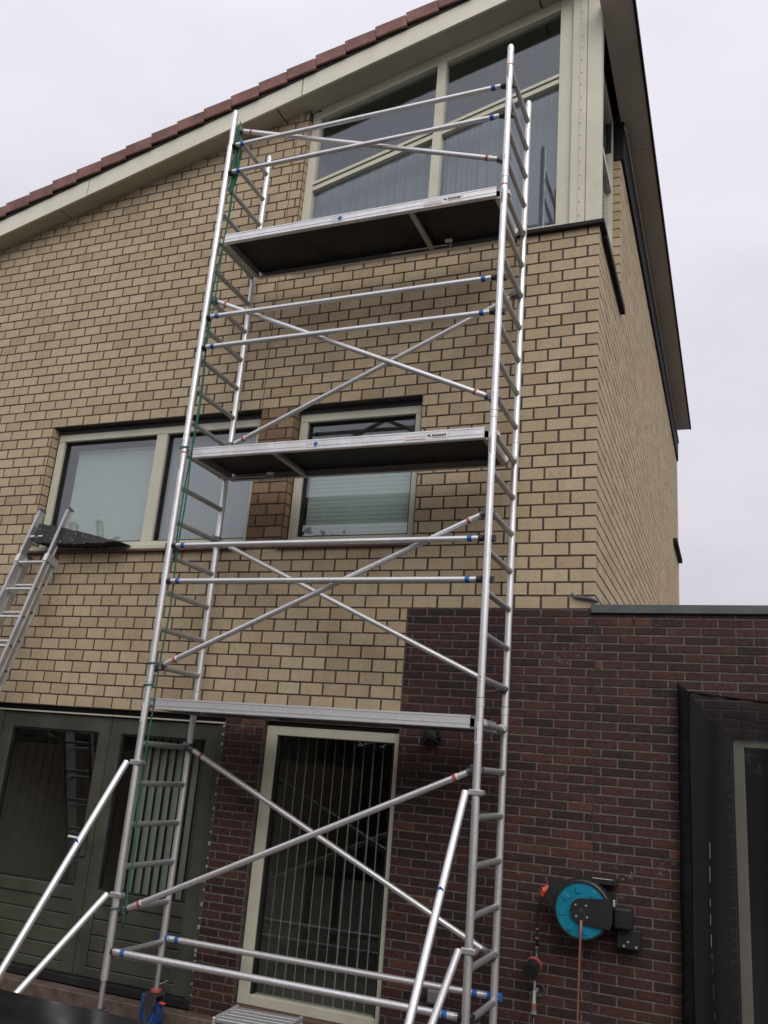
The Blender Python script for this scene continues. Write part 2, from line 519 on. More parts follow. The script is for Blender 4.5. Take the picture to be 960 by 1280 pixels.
def backing(x0, x1, z0, z1, openings, yf=0.0, yb=.25, top=None, name='wall', mat='mortar_dark', parent=None):
    xs = sorted({x0, x1, *[v for o in openings for v in o[:2] if x0 < v < x1]})
    zs = sorted({z0, z1, *[v for o in openings for v in o[2:] if z0 < v < z1]})
    def solid(i, j):
        if i < 0 or j < 0 or i >= len(xs)-1 or j >= len(zs)-1: return False
        xm = (xs[i]+xs[i+1])/2; zm = (zs[j]+zs[j+1])/2
        return not any(a < xm < b and c < zm < d for (a, b, c, d) in openings)
    def Zc(x, z): return min(z, top(x)) if top else z
    b = MB()
    for i in range(len(xs)-1):
        for j in range(len(zs)-1):
            if not solid(i, j): continue
            xa, xb, za, zb = xs[i], xs[i+1], zs[j], zs[j+1]
            A = (xa, Zc(xa, za)); B = (xb, Zc(xb, za)); C = (xb, Zc(xb, zb)); D = (xa, Zc(xa, zb))
            b.quad(*[(p[0], yf, p[1]) for p in (A, B, C, D)])
            b.quad(*[(p[0], yb, p[1]) for p in (D, C, B, A)])
            for (di, dj, p, q) in ((-1, 0, A, D), (1, 0, C, B), (0, -1, B, A), (0, 1, D, C)):
                if not solid(i+di, j+dj):
                    b.quad((p[0], yf, p[1]), (q[0], yf, q[1]), (q[0], yb, q[1]), (p[0], yb, p[1]))
    return b.build(name, mat, parent, fix=False)

# ------------------------------------------------------------------ the house
house = empty('brick_house', (0, 0, 0))
tag(house, 'yellow brick house with mono pitch tiled roof and cream window frames', 'house')
XL = -8.0
ZR = 3.037                   # top of the red brickwork
W1 = (-4.53, -2.146, 3.537, 4.837)      # first floor, left window opening
W2 = (-1.80, -0.615, 3.537, 4.837)      # first floor, right window opening
W3 = (-2.02, 9.0, 6.237, 99.0)          # attic glazing
DR = (-4.62, -2.115, -1.0, 2.137)       # french doors
W4 = (-1.757, -0.606, -1.0, 2.137)      # tall ground floor window
YB = [W1, W2, W3, (XL, -0.606, -1, 2.137), (-0.606, XC + 1, -1, ZR)]
wallf = backing(XL, XC - .006, GL, 9.2, [W1, W2, W3, DR, W4], 0.0, .25, lambda x: S(x) + .02, 'wall', 'mortar_dark', house)
yel = [b for b in courses(XL, XC + .0078, 2.137, 9.137, .2, .1, .0115, 0.0, YB, cuts=((-2.146, 4.84, 9),)) if b[1] - .05 < S(b[0]) + .05]
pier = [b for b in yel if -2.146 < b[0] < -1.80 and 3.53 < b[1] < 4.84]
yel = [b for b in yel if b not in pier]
lay(yel, wallf, 'yellow_brick')
lay(pier, wallf, 'brown_brick')

# brick reveals (returns) of the two first floor openings, seen on the left-hand side
def reveal(x, z0, z1, depth, mat, wall, y0=0.0):
    n = int(round((z1 - z0) / .1))
    for k in range(n):
        zb = z1 - (k+1)*.1
        bb = MB().cbox(x - .006, x + .005, y0 + .003, y0 + depth, zb + .005, zb + .0945, .002)
        bb.build('return_brick', mat, wall)
reveal(-4.53, 3.537, 4.837, .085, 'yellow_brick', wallf)
reveal(-1.80, 3.537, 4.837, .085, 'brown_brick', wallf)
reveal(-2.02, 6.237, 7.937, .06, 'yellow_brick', wallf)

# red brickwork of the ground floor
wallr = MB(); wallr.quad((-.606, -.0008, GL), (XC, -.0008, GL), (XC, -.0008, ZR), (-.606, -.0008, ZR))
wallr.quad((-2.115, -.0008, GL), (-1.757, -.0008, GL), (-1.757, -.0008, 2.137), (-2.115, -.0008, 2.137))
wallr = wallr.build('red_wall', 'mortar_grey', house, fix=False)
redb = courses(-.606, XC + .002, ZR - .06*52, ZR, .22, .06, .0105, .05, [])
redb += courses(-2.115, -1.757, 2.137 - .06*37, 2.137, .22, .06, .0105, .03, [])
lay(redb, wallr, 'red_brick', y=-.0008)

# black strips: the shadow gap above the frames put in as colour
for (a, b, z) in ((W1[0], W1[1], 4.837), (W2[0], W2[1], 4.837), (DR[0], DR[1], 2.137), (W4[0], W4[1], 2.137)):
    MB().box(a + .002, b - .002, .078, .2, z - .05, z - .004).build('shadow_gap_strip', 'ink', house)

# ---- side wall (receding)
side = empty('side_wall', parent=house); side.matrix_basis = SIDE
YR = 10.35
SO = [(-1, 1.43, 6.237, 99)]
def side_b(b): return b
ow = MB()
# backing as quads on local x = 0 (outside is +x)
for (ya, yb, za, zb) in ((.0, 1.43, 0, 6.237), (1.43, YR, 0, 8.5)):
    ow.quad((-.006, ya, za), (-.006, yb, za), (-.006, yb, zb), (-.006, ya, zb))
ow.quad((-.012, YR, 0), (-2.5, YR, 0), (-2.5, YR, 8.5), (-.012, YR, 8.5))
ow.quad((-.012, 1.43, 6.1), (-.2, 1.43, 6.1), (-.2, 1.43, 8.5), (-.012, 1.43, 8.5))
sback = ow.build('mortar', 'mortar_dark', side, fix=False)
sb = courses(-.0088, YR, 2.937, 7.937, .2, .1, .0135, .1, SO)
V, F = [], []
for (yy, z, w, h) in sb:
    if z < 2.9: continue
    _, vv, ff = brick_data(w, h, 'yellow_brick')
    n = len(V); dx = random.uniform(-.001, .001)
    # brick face looks to +x : map (x, y, z) -> (-y, x, z)
    V += [(-p[1] - .006 + dx, p[0] + yy, p[2] + z) for p in vv]; F += [tuple(n+i for i in q) for q in ff]
me = bpy.data.meshes.new('brickwork'); me.from_pydata(V, [], F); me.materials.append(MATS['yellow_brick']); me.update()
o = bpy.data.objects.new('brickwork', me); COL.objects.link(o); o.parent = side; o['kind'] = 'stuff'
# return bricks at the far jamb of the side glazing (facing the camera)
for k in range(17):
    zb = 7.937 - (k+1)*.1
    MB().cbox(-.085, -.002, 1.425, 1.44, zb + .005, zb + .0945, .002).build('return_brick', 'yellow_brick', side)
MB().cbox(-.06, .03, 1.42, YR + .05, 7.94, 8.40, .004).build('frieze_board', 'lead', side)
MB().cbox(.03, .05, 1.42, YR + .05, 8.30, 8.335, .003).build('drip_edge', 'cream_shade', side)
MB().cbox(-.02, .07, 8.9, YR + .1, 5.93, 6.0, .004).build('rear_sill', 'lead', side)
MB().tube((-.03, YR + .05, 3.0), (-.03, YR + .05, 8.3), .04).build('downpipe', 'cream', side)

# ---- roof
roof = empty('roof', parent=house)
XRO = 1.09
def sl_box(x0, x1, y0, y1, d0, d1, c=None):
    """box that follows the roof slope, d measured vertically from the soffit line"""
    b = MB()
    P = [(x0, y0, S(x0)+d0), (x1, y0, S(x1)+d0), (x1, y1, S(x1)+d0), (x0, y1, S(x0)+d0),
         (x0, y0, S(x0)+d1), (x1, y0, S(x1)+d1), (x1, y1, S(x1)+d1), (x0, y1, S(x0)+d1)]
    b.v = P
    for q in ((3,2,1,0),(4,5,6,7),(0,1,5,4),(1,2,6,5),(2,3,7,6),(3,0,4,7)): b.face(q)
    return b
sl_box(XL, XC + .02, -OV + .03, YR, .2, .26).build('roof_deck', 'mortar_dark', roof)
fj = [XL, -6.98, -4.502, -2.02, .47, XC + .03]
for a, b in zip(fj[:-1], fj[1:]):
    sl_box(a + .006, b - .006, -OV, -OV + .024, 0.0, .205).build('fascia_board', 'fascia_paint', roof)
sj = [XL, -7.42, -4.86, -2.295, .27, XC]
for a, b in zip(sj[:-1], sj[1:]):
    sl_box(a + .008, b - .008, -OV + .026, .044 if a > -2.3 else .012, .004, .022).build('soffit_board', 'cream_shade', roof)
sl_box(XL, XC, -OV + .026, .012, .035, .05).build('soffit_backing', 'lead', roof)
# flat eave along the high side
for (ya, yb) in ((-.3, 1.9), (1.9, 4.4), (4.4, 6.9), (6.9, 9.95)):
    MB().box(.0, .268, ya + .003, yb - .003, 8.40, 8.425, SIDE).build('eave_soffit_board', 'brown_board', roof)
MB().box(.27, .292, -.3, 9.96, 8.392, 8.435, SIDE).build('eave_edge', 'lead', roof)
MB().box(.0, .292, -.3, 9.96, 8.436, 8.46, SIDE).build('eave_cover', 'lead', roof)
MB().box(-.01, .012, .0, 9.95, 8.461, 9.0, SIDE).build('upstand', 'lead', roof)
sl_box(XL, XC, -OV - .012, -OV + .03, .206, .232).build('verge_shadow_strip', 'ink', roof)  # black strip: shadow under the verge tiles put in as colour
# verge tiles, each one a little step over the next
TW = .3093
x = -5.59 - 8 * TW
k = 0
tdat = None
ang = math.atan(SL)
while x < XC - .1:
    if tdat is None:
        tb = MB()
        L_ = TW / math.cos(ang)
        # verge flap
        tb.cbox(.002, L_ - .003, -.014, .012, -.035, .100, .005)
        tb.cbox(.002, L_ + .03, .0125, .34, .085, .1, .005)
        to = tb.build('verge_tile', 'tile', roof); tdat = to.data
    else:
        to = bpy.data.objects.new('verge_tile', tdat); COL.objects.link(to); to.parent = roof
    # tiles lap: lower end lifted
    to.location = (x, -OV - .03 + random.uniform(-.003, .003), S(x) + .275 + random.uniform(-.003, .003))
    to.rotation_euler = (0, -(ang - .085), random.uniform(-.004, .004))
    x += TW; k += 1
# field tiles further back, as one sheet
fld = MB()
for i in range(int((XC - XL) / TW)):
    xa = XL + i * TW; xb = xa + TW + .02
    fld.quad((xa, -OV + .25, S(xa) + .345), (xb, -OV + .25, S(xb) + .315), (xb, YR, S(xb) + .315), (xa, YR, S(xa) + .345))
tag(fld.build('roof_tiles', 'tile', roof, fix=False), kind='stuff')

# ---- attic glazing
def sloped(b, xa, za, xb, zb, y0, y1, t):
    b.marks.append((len(b.v), len(b.f)))
    """bar from (xa,za) to (xb,zb) (top edge), vertical thickness t"""
    n = len(b.v)
    b.v += [(xa, y0, za-t), (xb, y0, zb-t), (xb, y1, zb-t), (xa, y1, za-t), (xa, y0, za), (xb, y0, zb), (xb, y1, zb), (xa, y1, za)]
    for q in ((3,2,1,0),(4,5,6,7),(0,1,5,4),(1,2,6,5),(2,3,7,6),(3,0,4,7)): b.face(tuple(n+i for i in q))
aw = MB()
aw.box(-2.01, -1.925, .045, .12, 6.25, S(-2.0))
aw.box(.452, .568, .03, .12, 6.25, S(.5))
aw.box(-.715, -.63, .04, .115, 6.325, S(-.7) - .06)
sloped(aw, -1.923, S(-1.923) + .01, .45, S(.45) + .01, .042, .12, .115)
aw.box(-1.923, .45, .043, .125, 6.25, 6.322)
attic = empty('attic_window', parent=house); aw.build_each('frame_bar', 'cream', attic)
for (xa, xb) in ((-1.923, -.717), (-.628, .45)):
    tb = MB()
    z = lambda x: 7.19 + .272 * (x + 1.913)
    sloped(tb, xa, z(xa) + .035, xb, z(xb) + .035, .036, .11, .032)
    sloped(tb, xa, z(xa) - .012, xb, z(xb) - .012, .046, .11, .045)
    tb.build_each('transom', 'cream', attic)
    for (lo, hi) in ((lambda x: 6.322, lambda x: z(x) - .05), (lambda x: z(x) + .0, lambda x: S(x) - .10)):
        MB().prism([(xa, lo(xa)), (xb, lo(xb)), (xb, hi(xb)), (xa, hi(xa))], 'y', .088, .094).build('pane', 'glass', attic)
# dark glazing beads
gb = MB()
for (xa, xb) in ((-1.923, -.717), (-.628, .45)):
    z = lambda x: 7.19 + .272 * (x + 1.913)
    sloped(gb, xa, z(xa) + .002, xb, z(xb) + .002, .06, .1, .013)
gb.build_each('glazing_bead', 'lead', attic)
# cladding at the corner
cp = MB().cbox(.57, .70, -.004, .14, 6.25, 8.62, .004)
cp.cbox(.703, XC + .008, -.012, .10, 6.25, 8.62, .005)
corner = empty('corner_cladding', parent=house); cp.build_each('board', 'cream', corner)
MB().cbox(.640, .665, -.010, -.004, 6.26, 8.62, .002).build('cover_strip', 'cream', corner)
sc = MB()
for k in range(17): sc.tube((.653, -.0105, 6.33 + k * .132), (.653, -.0135, 6.33 + k * .132), .0055, seg=8)
sc.build('screw_heads', 'grey_box', corner)['kind'] = 'stuff'
# side glazing
sg = MB()
for (ya, yb, za, zb) in ((.10, .16, 6.25, 8.4), (1.30, 1.42, 6.25, 8.4), (.16, 1.3, 6.25, 6.33), (.16, 1.3, 8.3, 8.4), (.16, 1.3, 7.48, 7.55)):
    sg.box(-.15, -.075, ya, yb, za, zb, SIDE)
sgo = empty('side_window', parent=house); sg.build_each('frame_bar', 'cream', sgo)
for (za, zb) in ((6.33, 7.48), (7.55, 8.3)):
    MB().box(-.115, -.11, .16, 1.3, za, zb, SIDE).build('pane', 'glass', sgo)
MB().box(-.2, -.08, 1.3, 1.46, 7.94, 8.4, SIDE).build('head_panel', 'lead', house)
# lead sill running round the corner
sl1 = MB().cbox(-1.99, XC + .045, -.05, .13, 6.205, 6.247, .006)
sl1.box(-.06, .045, .131, 1.425, 6.175, 6.245, SIDE)
sl1.build_each('lead_sill', 'lead', house)

# ---- first floor windows
def casement(name, x0, x1, z0, z1, muls, mat='cream', fr=.075, yd=.085, glass='glass', fw=.1):
    w = MB()
    w.cbox(x0, x1, yd, yd + fw, z1 - fr, z1, .004); w.cbox(x0, x1, yd, yd + fw, z0, z0 + fr * .8, .004)
    eps = .002
    w.cbox(x0, x0 + fr, yd + eps, yd + fw, z0 + fr*.8, z1 - fr, .004); w.cbox(x1 - fr, x1, yd + eps, yd + fw, z0 + fr*.8, z1 - fr, .004)
    for (a, b) in muls: w.cbox(a, b, yd + eps, yd + fw, z0 + fr*.8, z1 - fr, .004)
    wo_ = empty(name, parent=house); w.build_each('frame_bar', mat, wo_)
    edges = [x0 + fr] + [v for m_ in muls for v in m_] + [x1 - fr]
    for a, b in zip(edges[::2], edges[1::2]):
        bd = MB()
        za, zb = z0 + fr*.8, z1 - fr
        for (p, q, r_, s_) in ((a, a+.018, za, zb), (b-.018, b, za, zb), (a+.018, b-.018, za, za+.018), (a+.018, b-.018, zb-.018, zb)):
            bd.box(p, q, yd + .035, yd + fw - .01, r_, s_)
        bd.build_each('glazing_bead', 'lead', wo_)
        MB().box(a + .016, b - .016, yd + .055, yd + .061, za + .016, zb - .016).build('pane', glass, wo_)
    return wo_
cw1 = casement('window', W1[0] + .012, W1[1] - .006, 3.60, 4.79, [(-3.325, -3.205)])
cw2 = casement('window', W2[0] + .012, W2[1] - .006, 3.60, 4.79, [])
simple('sill_brown', (.11, .055, .045), .5, var=.2)
for (a, b, cw) in ((W1[0] - .03, W1[1] + .02, cw1), (W2[0] - .03, W2[1] + .02, cw2)):
    MB().cbox(a, b, -.05, .12, 3.53, 3.555, .004).build('sill', 'sill_brown', cw)
    MB().cbox(a + .04, b - .03, -.02, .12, 3.556, 3.598, .004).build('sill_board', 'cream', cw)

# roller shades behind the first floor glass (own things)
def shade(x0, x1, z0, z1, y, label, mat='shade', weave=False):
    t = empty('roller_shade', (0, 0, 0))
    b = MB()
    n = 40
    if weave:
        # pleats
        m = 46
        for k in range(m):
            za = z1 - (z1 - z0) * k / m; zb = z1 - (z1 - z0) * (k+1) / m
            dy = .0012 if k % 2 else -.0012
            b.quad((x0, y + dy, za), (x1, y + dy, za), (x1, y - dy, zb), (x0, y - dy, zb))
    else:
        for k in range(n):
            xa = x0 + (x1-x0)*k/n; xb = x0 + (x1-x0)*(k+1)/n
            da = .0012*math.sin(k*.23); db = .0012*math.sin((k+1)*.23)
            b.quad((xa, y+da, z0), (xb, y+db, z0), (xb, y+db, z1), (xa, y+da, z1))
    b.build('fabric', mat, t, fix=False)
    MB().box(x0 - .005, x1 + .005, y - .014, y + .014, z0 - .022, z0 - .001).build('bottom_bar', 'cream', t)
    MB().tube((x0 - .01, y + .02, z1 + .02), (x1 + .01, y + .02, z1 + .02), .025).build('roller', 'cream', t)
    tag(t, label, 'blind')
shade(-4.35, -3.28, 3.70, 4.62, .22, 'pale green shade behind the left pane of the wide upper window')
shade(-3.22, -2.16, 3.62, 4.78, .22, 'grey shade behind the right pane of the wide upper window', 'shade_grey')
shade(-1.70, -.68, 3.70, 4.55, .22, 'pleated pale shade in the narrow upper window beside the pier', weave=True)

# sheer curtains in the attic
def curtain(x0, x1, z0, ztop, y, label, folds, amp=.014):
    b = MB(); n = 160
    def yy(k): return y + amp*math.sin(folds*2*math.pi*k/n + .8*math.sin(k*.13)) + .012*math.sin(k*.9)
    for k in range(n):
        xa = x0+(x1-x0)*k/n; xb = x0+(x1-x0)*(k+1)/n
        b.quad((xa, yy(k), z0), (xb, yy(k+1), z0), (xb, yy(k+1), ztop(xb)), (xa, yy(k), ztop(xa)))
    tag(b.build('net_curtain', 'sheer', None, fix=False), label, 'curtain')
zt = lambda x: 7.19 + .272 * (x + 1.913) + .13
curtain(-1.96, -.68, 6.30, zt, .26, 'white net curtain behind the left attic pane', 13)
curtain(-.66, .50, 6.30, zt, .26, 'white net curtain behind the attic pane nearest the corner', 12)

# ---- french doors
doors = []
def leaf(x0, x1, label):
    yd = .06; st = .115
    d = MB()
    d.cbox(x0, x0 + st, yd, yd + .06, .06, 2.07, .004); d.cbox(x1 - st, x1, yd, yd + .06, .06, 2.07, .004)
    d.cbox(x0 + st, x1 - st, yd + .001, yd + .06, 1.94, 2.07, .004)
    d.cbox(x0 + st, x1 - st, yd + .001, yd + .06, .60, .70, .004)
    d.cbox(x0 + st, x1 - st, yd + .001, yd + .06, .06, .13, .004)
    do = empty('door', parent=house); d.build_each('frame_bar', 'green_paint', do)
    do['label'] = label
    h = (.60 - .13) / 4
    for k in range(4):
        MB().cbox(x0 + st, x1 - st, yd + .012, yd + .05, .13 + k*h + .004, .13 + (k+1)*h - .004, .005).build('board', 'green_paint', do)
    MB().box(x0 + st, x1 - st, yd + .03, yd + .036, .70, 1.94).build('pane', 'glass_low', do)
    bd = MB()
    for (p, q, r_, s_) in ((x0+st, x0+st+.015, .7, 1.94), (x1-st-.015, x1-st, .7, 1.94), (x0+st+.015, x1-st-.015, .7, .715), (x0+st+.015, x1-st-.015, 1.925, 1.94)):
        bd.box(p, q, yd + .012, yd + .05, r_, s_)
    bd.build_each('glazing_bead', 'lead', do)
    return do
d1 = leaf(-4.50, -3.292, 'left leaf of the green glazed double door')
d2 = leaf(-3.284, -2.205, 'right leaf of the green glazed double door')
hn = MB().cbox(-3.385, -3.345, .035, .06, .94, 1.16, .004); hn.build('handle_plate', 'dark_steel', d1)
hn = MB().tube((-3.365, .045, 1.08), (-3.365, -.01, 1.08), .009); hn.tube((-3.365, -.005, 1.08), (-3.49, -.008, 1.085), .010); hn.build('handle', 'white_print', d1)
df = MB().cbox(-2.200, -2.122, .05, .14, .04, 2.09, .004); df.cbox(-4.60, -4.505, .05, .14, .04, 2.09, .004)
df.build_each('door_jamb', 'green_paint', house)
MB().cbox(-4.61, -2.122, .03, .13, 2.078, 2.092, .003).build('door_head', 'cream', house)
MB().cbox(-4.615, -4.59, .02, .13, 1.75, 2.078, .003).build('door_jamb_strip', 'cream', house)
MB().cbox(-4.62, -2.118, .0, .14, .0, .055, .004).build('threshold', 'lead', house)
MB().cbox(-4.9, -1.76, -.13, -.002, GL, -.004, .006).build('doorstep', 'paving', house)
sb_ = MB()
z = .1
while z < 2.1:
    h = random.uniform(.004, .028); w = random.uniform(.001, .007)
    sb_.box(-2.118 - w, -2.112 + w * .3, -.016, -.004, z, z + h); z += h + random.uniform(.008, .09)
sb_.build('sealant', 'sealant', house)['kind'] = 'stuff'

# vertical blinds: each slat hangs by itself
def vblind(x0, x1, z0, z1, y, pitch, width, rot, mat, label, thick=.0012):
    t = empty('vertical_blind', ((x0+x1)/2, y, z0))
    MB().box(x0 - t.location.x, x1 - t.location.x, -.02, .02, z1 - z0, z1 - z0 + .035).build('head_rail', 'cream', t)
    n = int((x1 - x0) / pitch)
    sd_ = None
    for k in range(n):
        if sd_ is None:
            b = MB(); m = 5
            # gently bowed slat
            for s_ in (0, 1):
                for i in range(m+1):
                    u = -width/2 + width*i/m
                    b.v += [(u, s_*thick - .006*(1-(2*u/width)**2), 0), (u, s_*thick - .006*(1-(2*u/width)**2), z1-z0)]
            for s_ in (0, 1):
                o_ = s_*2*(m+1)
                for i in range(m): b.face((o_+2*i, o_+2*i+2, o_+2*i+3, o_+2*i+1), True)
            b.face((0, 1, 2*(m+1)+1, 2*(m+1))); b.face((2*m, 2*m+1, 4*m+3, 4*m+2))
            so = b.build('slat', mat, t); sd_ = so.data
        else:
            so = bpy.data.objects.new('slat', sd_); COL.objects.link(so); so.parent = t
        so.location = (x0 + pitch*(k+.5) - t.location.x, 0, 0)
        so.rotation_euler = (0, 0, rot + random.uniform(-.05, .05))
    tag(t, label, 'blind')
vblind(-3.16, -2.16, .45, 2.0, .30, .082, .089, R(-23), 'slat', 'vertical blind with grey green slats behind the right green door leaf')
vblind(-1.70, -.62, .12, 2.10, .28, .0825, .089, R(-62.5), 'slat_thin', 'vertical blind with slats turned edge on in the tall ground floor window')

# ---- tall ground floor window
tw = MB()
tw.cbox(-1.752, -1.658, .045, .15, .10, 2.09, .004); tw.cbox(-.655, -.610, .045, .15, .10, 2.09, .004)
tw.cbox(-1.657, -.656, .046, .15, 2.02, 2.09, .004); tw.cbox(-1.657, -.656, .046, .15, .10, .17, .004)
two = empty('tall_window', parent=house); tw.build_each('frame_bar', 'cream', two)
MB().box(-1.66, -.654, .09, .096, .16, 2.03).build('pane', 'glass_low', two)
gb = MB()
for (p, q, r_, s_) in ((-1.658, -1.640, .17, 2.02), (-.673, -.655, .17, 2.02)): gb.box(p, q, .065, .13, r_, s_)
gb.build_each('glazing_bead', 'lead', two)
MB().cbox(-1.755, -.608, -.03, .14, .03, .098, .004).build('sill', 'sill_brown', two)

# ---- interior of the house: floors and back walls, so the panes look into rooms
it = MB()
for (za, zb) in ((-.05, .02), (2.55, 2.75), (5.35, 5.55)): it.box(XL, .75, .26, 6.0, za, zb)
it.box(XL, .7, 5.9, 6.1, 0, 9)
it.box(-4.9, -4.8, .26, 5.9, .02, 2.55); it.box(-2.0, -1.92, .26, 5.9, .02, 2.55)
it.box(-1.98, -1.90, .26, 5.9, 2.75, 5.35); it.box(-4.9, -4.8, .26, 5.9, 2.75, 5.35)
it.box(-.5, -.42, .26, 5.9, .02, 5.35); it.box(-2.3, -2.2, .26, 5.9, 5.55, 8.0)
it.build_each('interior_wall', 'interior_paint', house)
rb = MB(); rb.box(XL - .02, XL, 0, YR, 0, 6.6); rb.box(XL, .7, YR - .1, YR, 0, 8.6)
rb.build_each('rear_wall', 'mortar_dark', house)

# ------------------------------------------------------------------ extension
ext = empty('brick_extension', (2.2, 0, 0)); EX = 2.2
tag(ext, 'single storey dark red brick extension with grey metal coping', 'building')
D5 = (1.70 - EX, 2.75 - EX, -1, 2.215)
XE = 3.6
wex = backing(XC + .004 - EX, XE - EX, GL, 3.01, [D5], 0.0, .25, None, 'wall', 'mortar_grey', ext)
eb = courses(XC + .001 - EX, XE - EX, ZR - .06*52, ZR, .22, .06, .0105, .13, [D5])
eb = [b for b in eb if b[1] < 3.02]
eb2 = [(b[0] + EX, b[1], b[2], b[3]) for b in eb]
def lay_ext():
    def sc(b): 
        u, v = px((b[0]+EX, 0, b[1])); 
        return b[2] * (1 if (0 < u < 960 and 0 < v < 1280) else -1)
    order = sorted(eb, key=sc, reverse=True)
    near = [b for b in order if sc(b) > 0][:300]; rest = [b for b in order if b not in near]
    for (x, z, w, h) in near:
        me, _, _ = brick_data(w, h, 'red_brick')
        o = bpy.data.objects.new('brick', me); COL.objects.link(o); o.parent = wex
        o.location = (x, random.uniform(-.0015, .0015), z); o.rotation_euler = (random.uniform(-.008, .008), random.uniform(-.005, .005), random.uniform(-.005, .005))
    V, F = [], []
    for (x, z, w, h) in rest:
        _, vv, ff = brick_data(w, h, 'red_brick'); n = len(V); dy = random.uniform(-.0015, .0015)
        V += [(p[0]+x, p[1]+dy, p[2]+z) for p in vv]; F += [tuple(n+i for i in q) for q in ff]
    me = bpy.data.meshes.new('brickwork'); me.from_pydata(V, [], F); me.materials.append(MATS['red_brick']); me.update()
    o = bpy.data.objects.new('brickwork', me); COL.objects.link(o); o.parent = wex; o['kind'] = 'stuff'
lay_ext()
MB().cbox(XC - .025 - EX, XE + .03 - EX, -.03, .30, 3.008, 3.07, .004).build('coping', 'coping', ext)
MB().box(XC + .12 - EX, XE - EX, .301, 5.0, 2.8, 2.98).build('flat_roof', 'lead', ext)
MB().box(XE - .02 - EX, XE - EX, .26, 5.0, 0, 2.8).build('end_wall', 'mortar_grey', ext)
# expansion joint between the two brick walls
MB().box(XC - .0030 - EX, XC + .0052 - EX, -.0032, .0, GL, 3.0).build('expansion_joint', 'ink', ext)
# door frame and glass
dfm = MB()
a, b = D5[0] + .006, D5[1] - .006
dfm.cbox(a, a + .068, .03, .13, .02, 2.205, .004); dfm.cbox(b - .068, b, .03, .13, .02, 2.205, .004)
dfm.cbox(a + .068, b - .068, .031, .13, 2.145, 2.205, .004); dfm.cbox(a + .068, b - .068, .031, .13, .02, .10, .004)
dfo = empty('glass_door', parent=ext); dfm.build_each('frame_bar', 'cream', dfo)
MB().box(a + .066, b - .066, .075, .081, .09, 2.147).build('pane', 'glass_low', dfo)
MB().box(D5[0] - .6, D5[1] + .6, 2.2, 2.3, 0, 2.7).build('interior_wall', 'interior_paint', ext)
# lead flashing stepping over the corner
lf = MB()
lf.path([(.655, -.014, 3.155), (.668, -.020, 3.135), (.69, -.018, 3.122), (.74, -.02, 3.118), (.79, -.024, 3.112), (.825, -.026, 3.10), (.84, -.02, 3.08)], [.006, .008, .012, .013, .014, .014, .01], 8)
tag(lf.build('lead_flashing', 'coping', house))
vent = MB().box(1.083 - EX, 1.092 - EX, -.0135, -.004, 2.935, 2.975); vent.build('weep_hole', 'lead', ext)

# ------------------------------------------------------------------ scaffold tower
XL_, XR_, YN, YF = -2.2866, 0.2454, -0.843, -0.2103
P_ = 0.28; Z0 = .47
def zi(i): return Z0 + P_ * i
tower = empty('scaffold_tower', (0, 0, 0))
tag(tower, 'tall aluminium scaffold tower with three platforms standing against the house', 'scaffold')
TR = .0254
def ladder_frame(x, i0, i1, rungs, first=False):
    b = MB()
    for y in (YN, YF):
        b.tube((x, y, zi(i0) + (.0 if first else .004)), (x, y, zi(i1)), TR, seg=18)
    fo = empty('ladder_frame', parent=tower); b.build_each('post', 'aluminium', fo)
    for i in rungs:
        r = MB().tube((x, YN + .02, zi(i)), (x, YF - .02, zi(i)), .0205, seg=14)
        r.tube((x, YN + .024, zi(i)), (x, YN + .034, zi(i)), .0235, seg=14); r.tube((x, YF - .034, zi(i)), (x, YF - .024, zi(i)), .0235, seg=14)
        r.build('rung', 'aluminium_rung', fo)
    h = MB()
    if not first:
        for y in (YN, YF):
            for dz in (.075, .10):
                h.tube((x, y - TR + .002, zi(i0) + dz + .03), (x, y - TR - .0012, zi(i0) + dz + .03), .0042, seg=8)
        h.build('pin_holes', 'ink', fo)['kind'] = 'stuff'
        for y in (YN, YF):
            c = MB().tube((x, y, zi(i0) - .05), (x, y, zi(i0)), TR + .0022, seg=18)
            c.build('collar', 'aluminium_beam', fo)
    return fo
for x in (XL_, XR_):
    f0 = ladder_frame(x, -.55, 6.55, range(0, 7), True)
    ladder_frame(x, 6.55, 13.55, range(7, 14))
    ladder_frame(x, 13.55, 20.55, range(14, 21))
    f3 = ladder_frame(x, 20.55, 24.70, range(21, 25))
    for y in (YN, YF):
        MB().tube((x, y, zi(24.7)), (x, y, zi(24.7) + .02), TR, .018, seg=18).build('end_cap', 'aluminium', f3)
        MB().tube((x, y - .0205, zi(24.7) - .03), (x, y - TR - .0012, zi(24.7) - .03), .005, seg=8).build('end_hole', 'ink', f3)
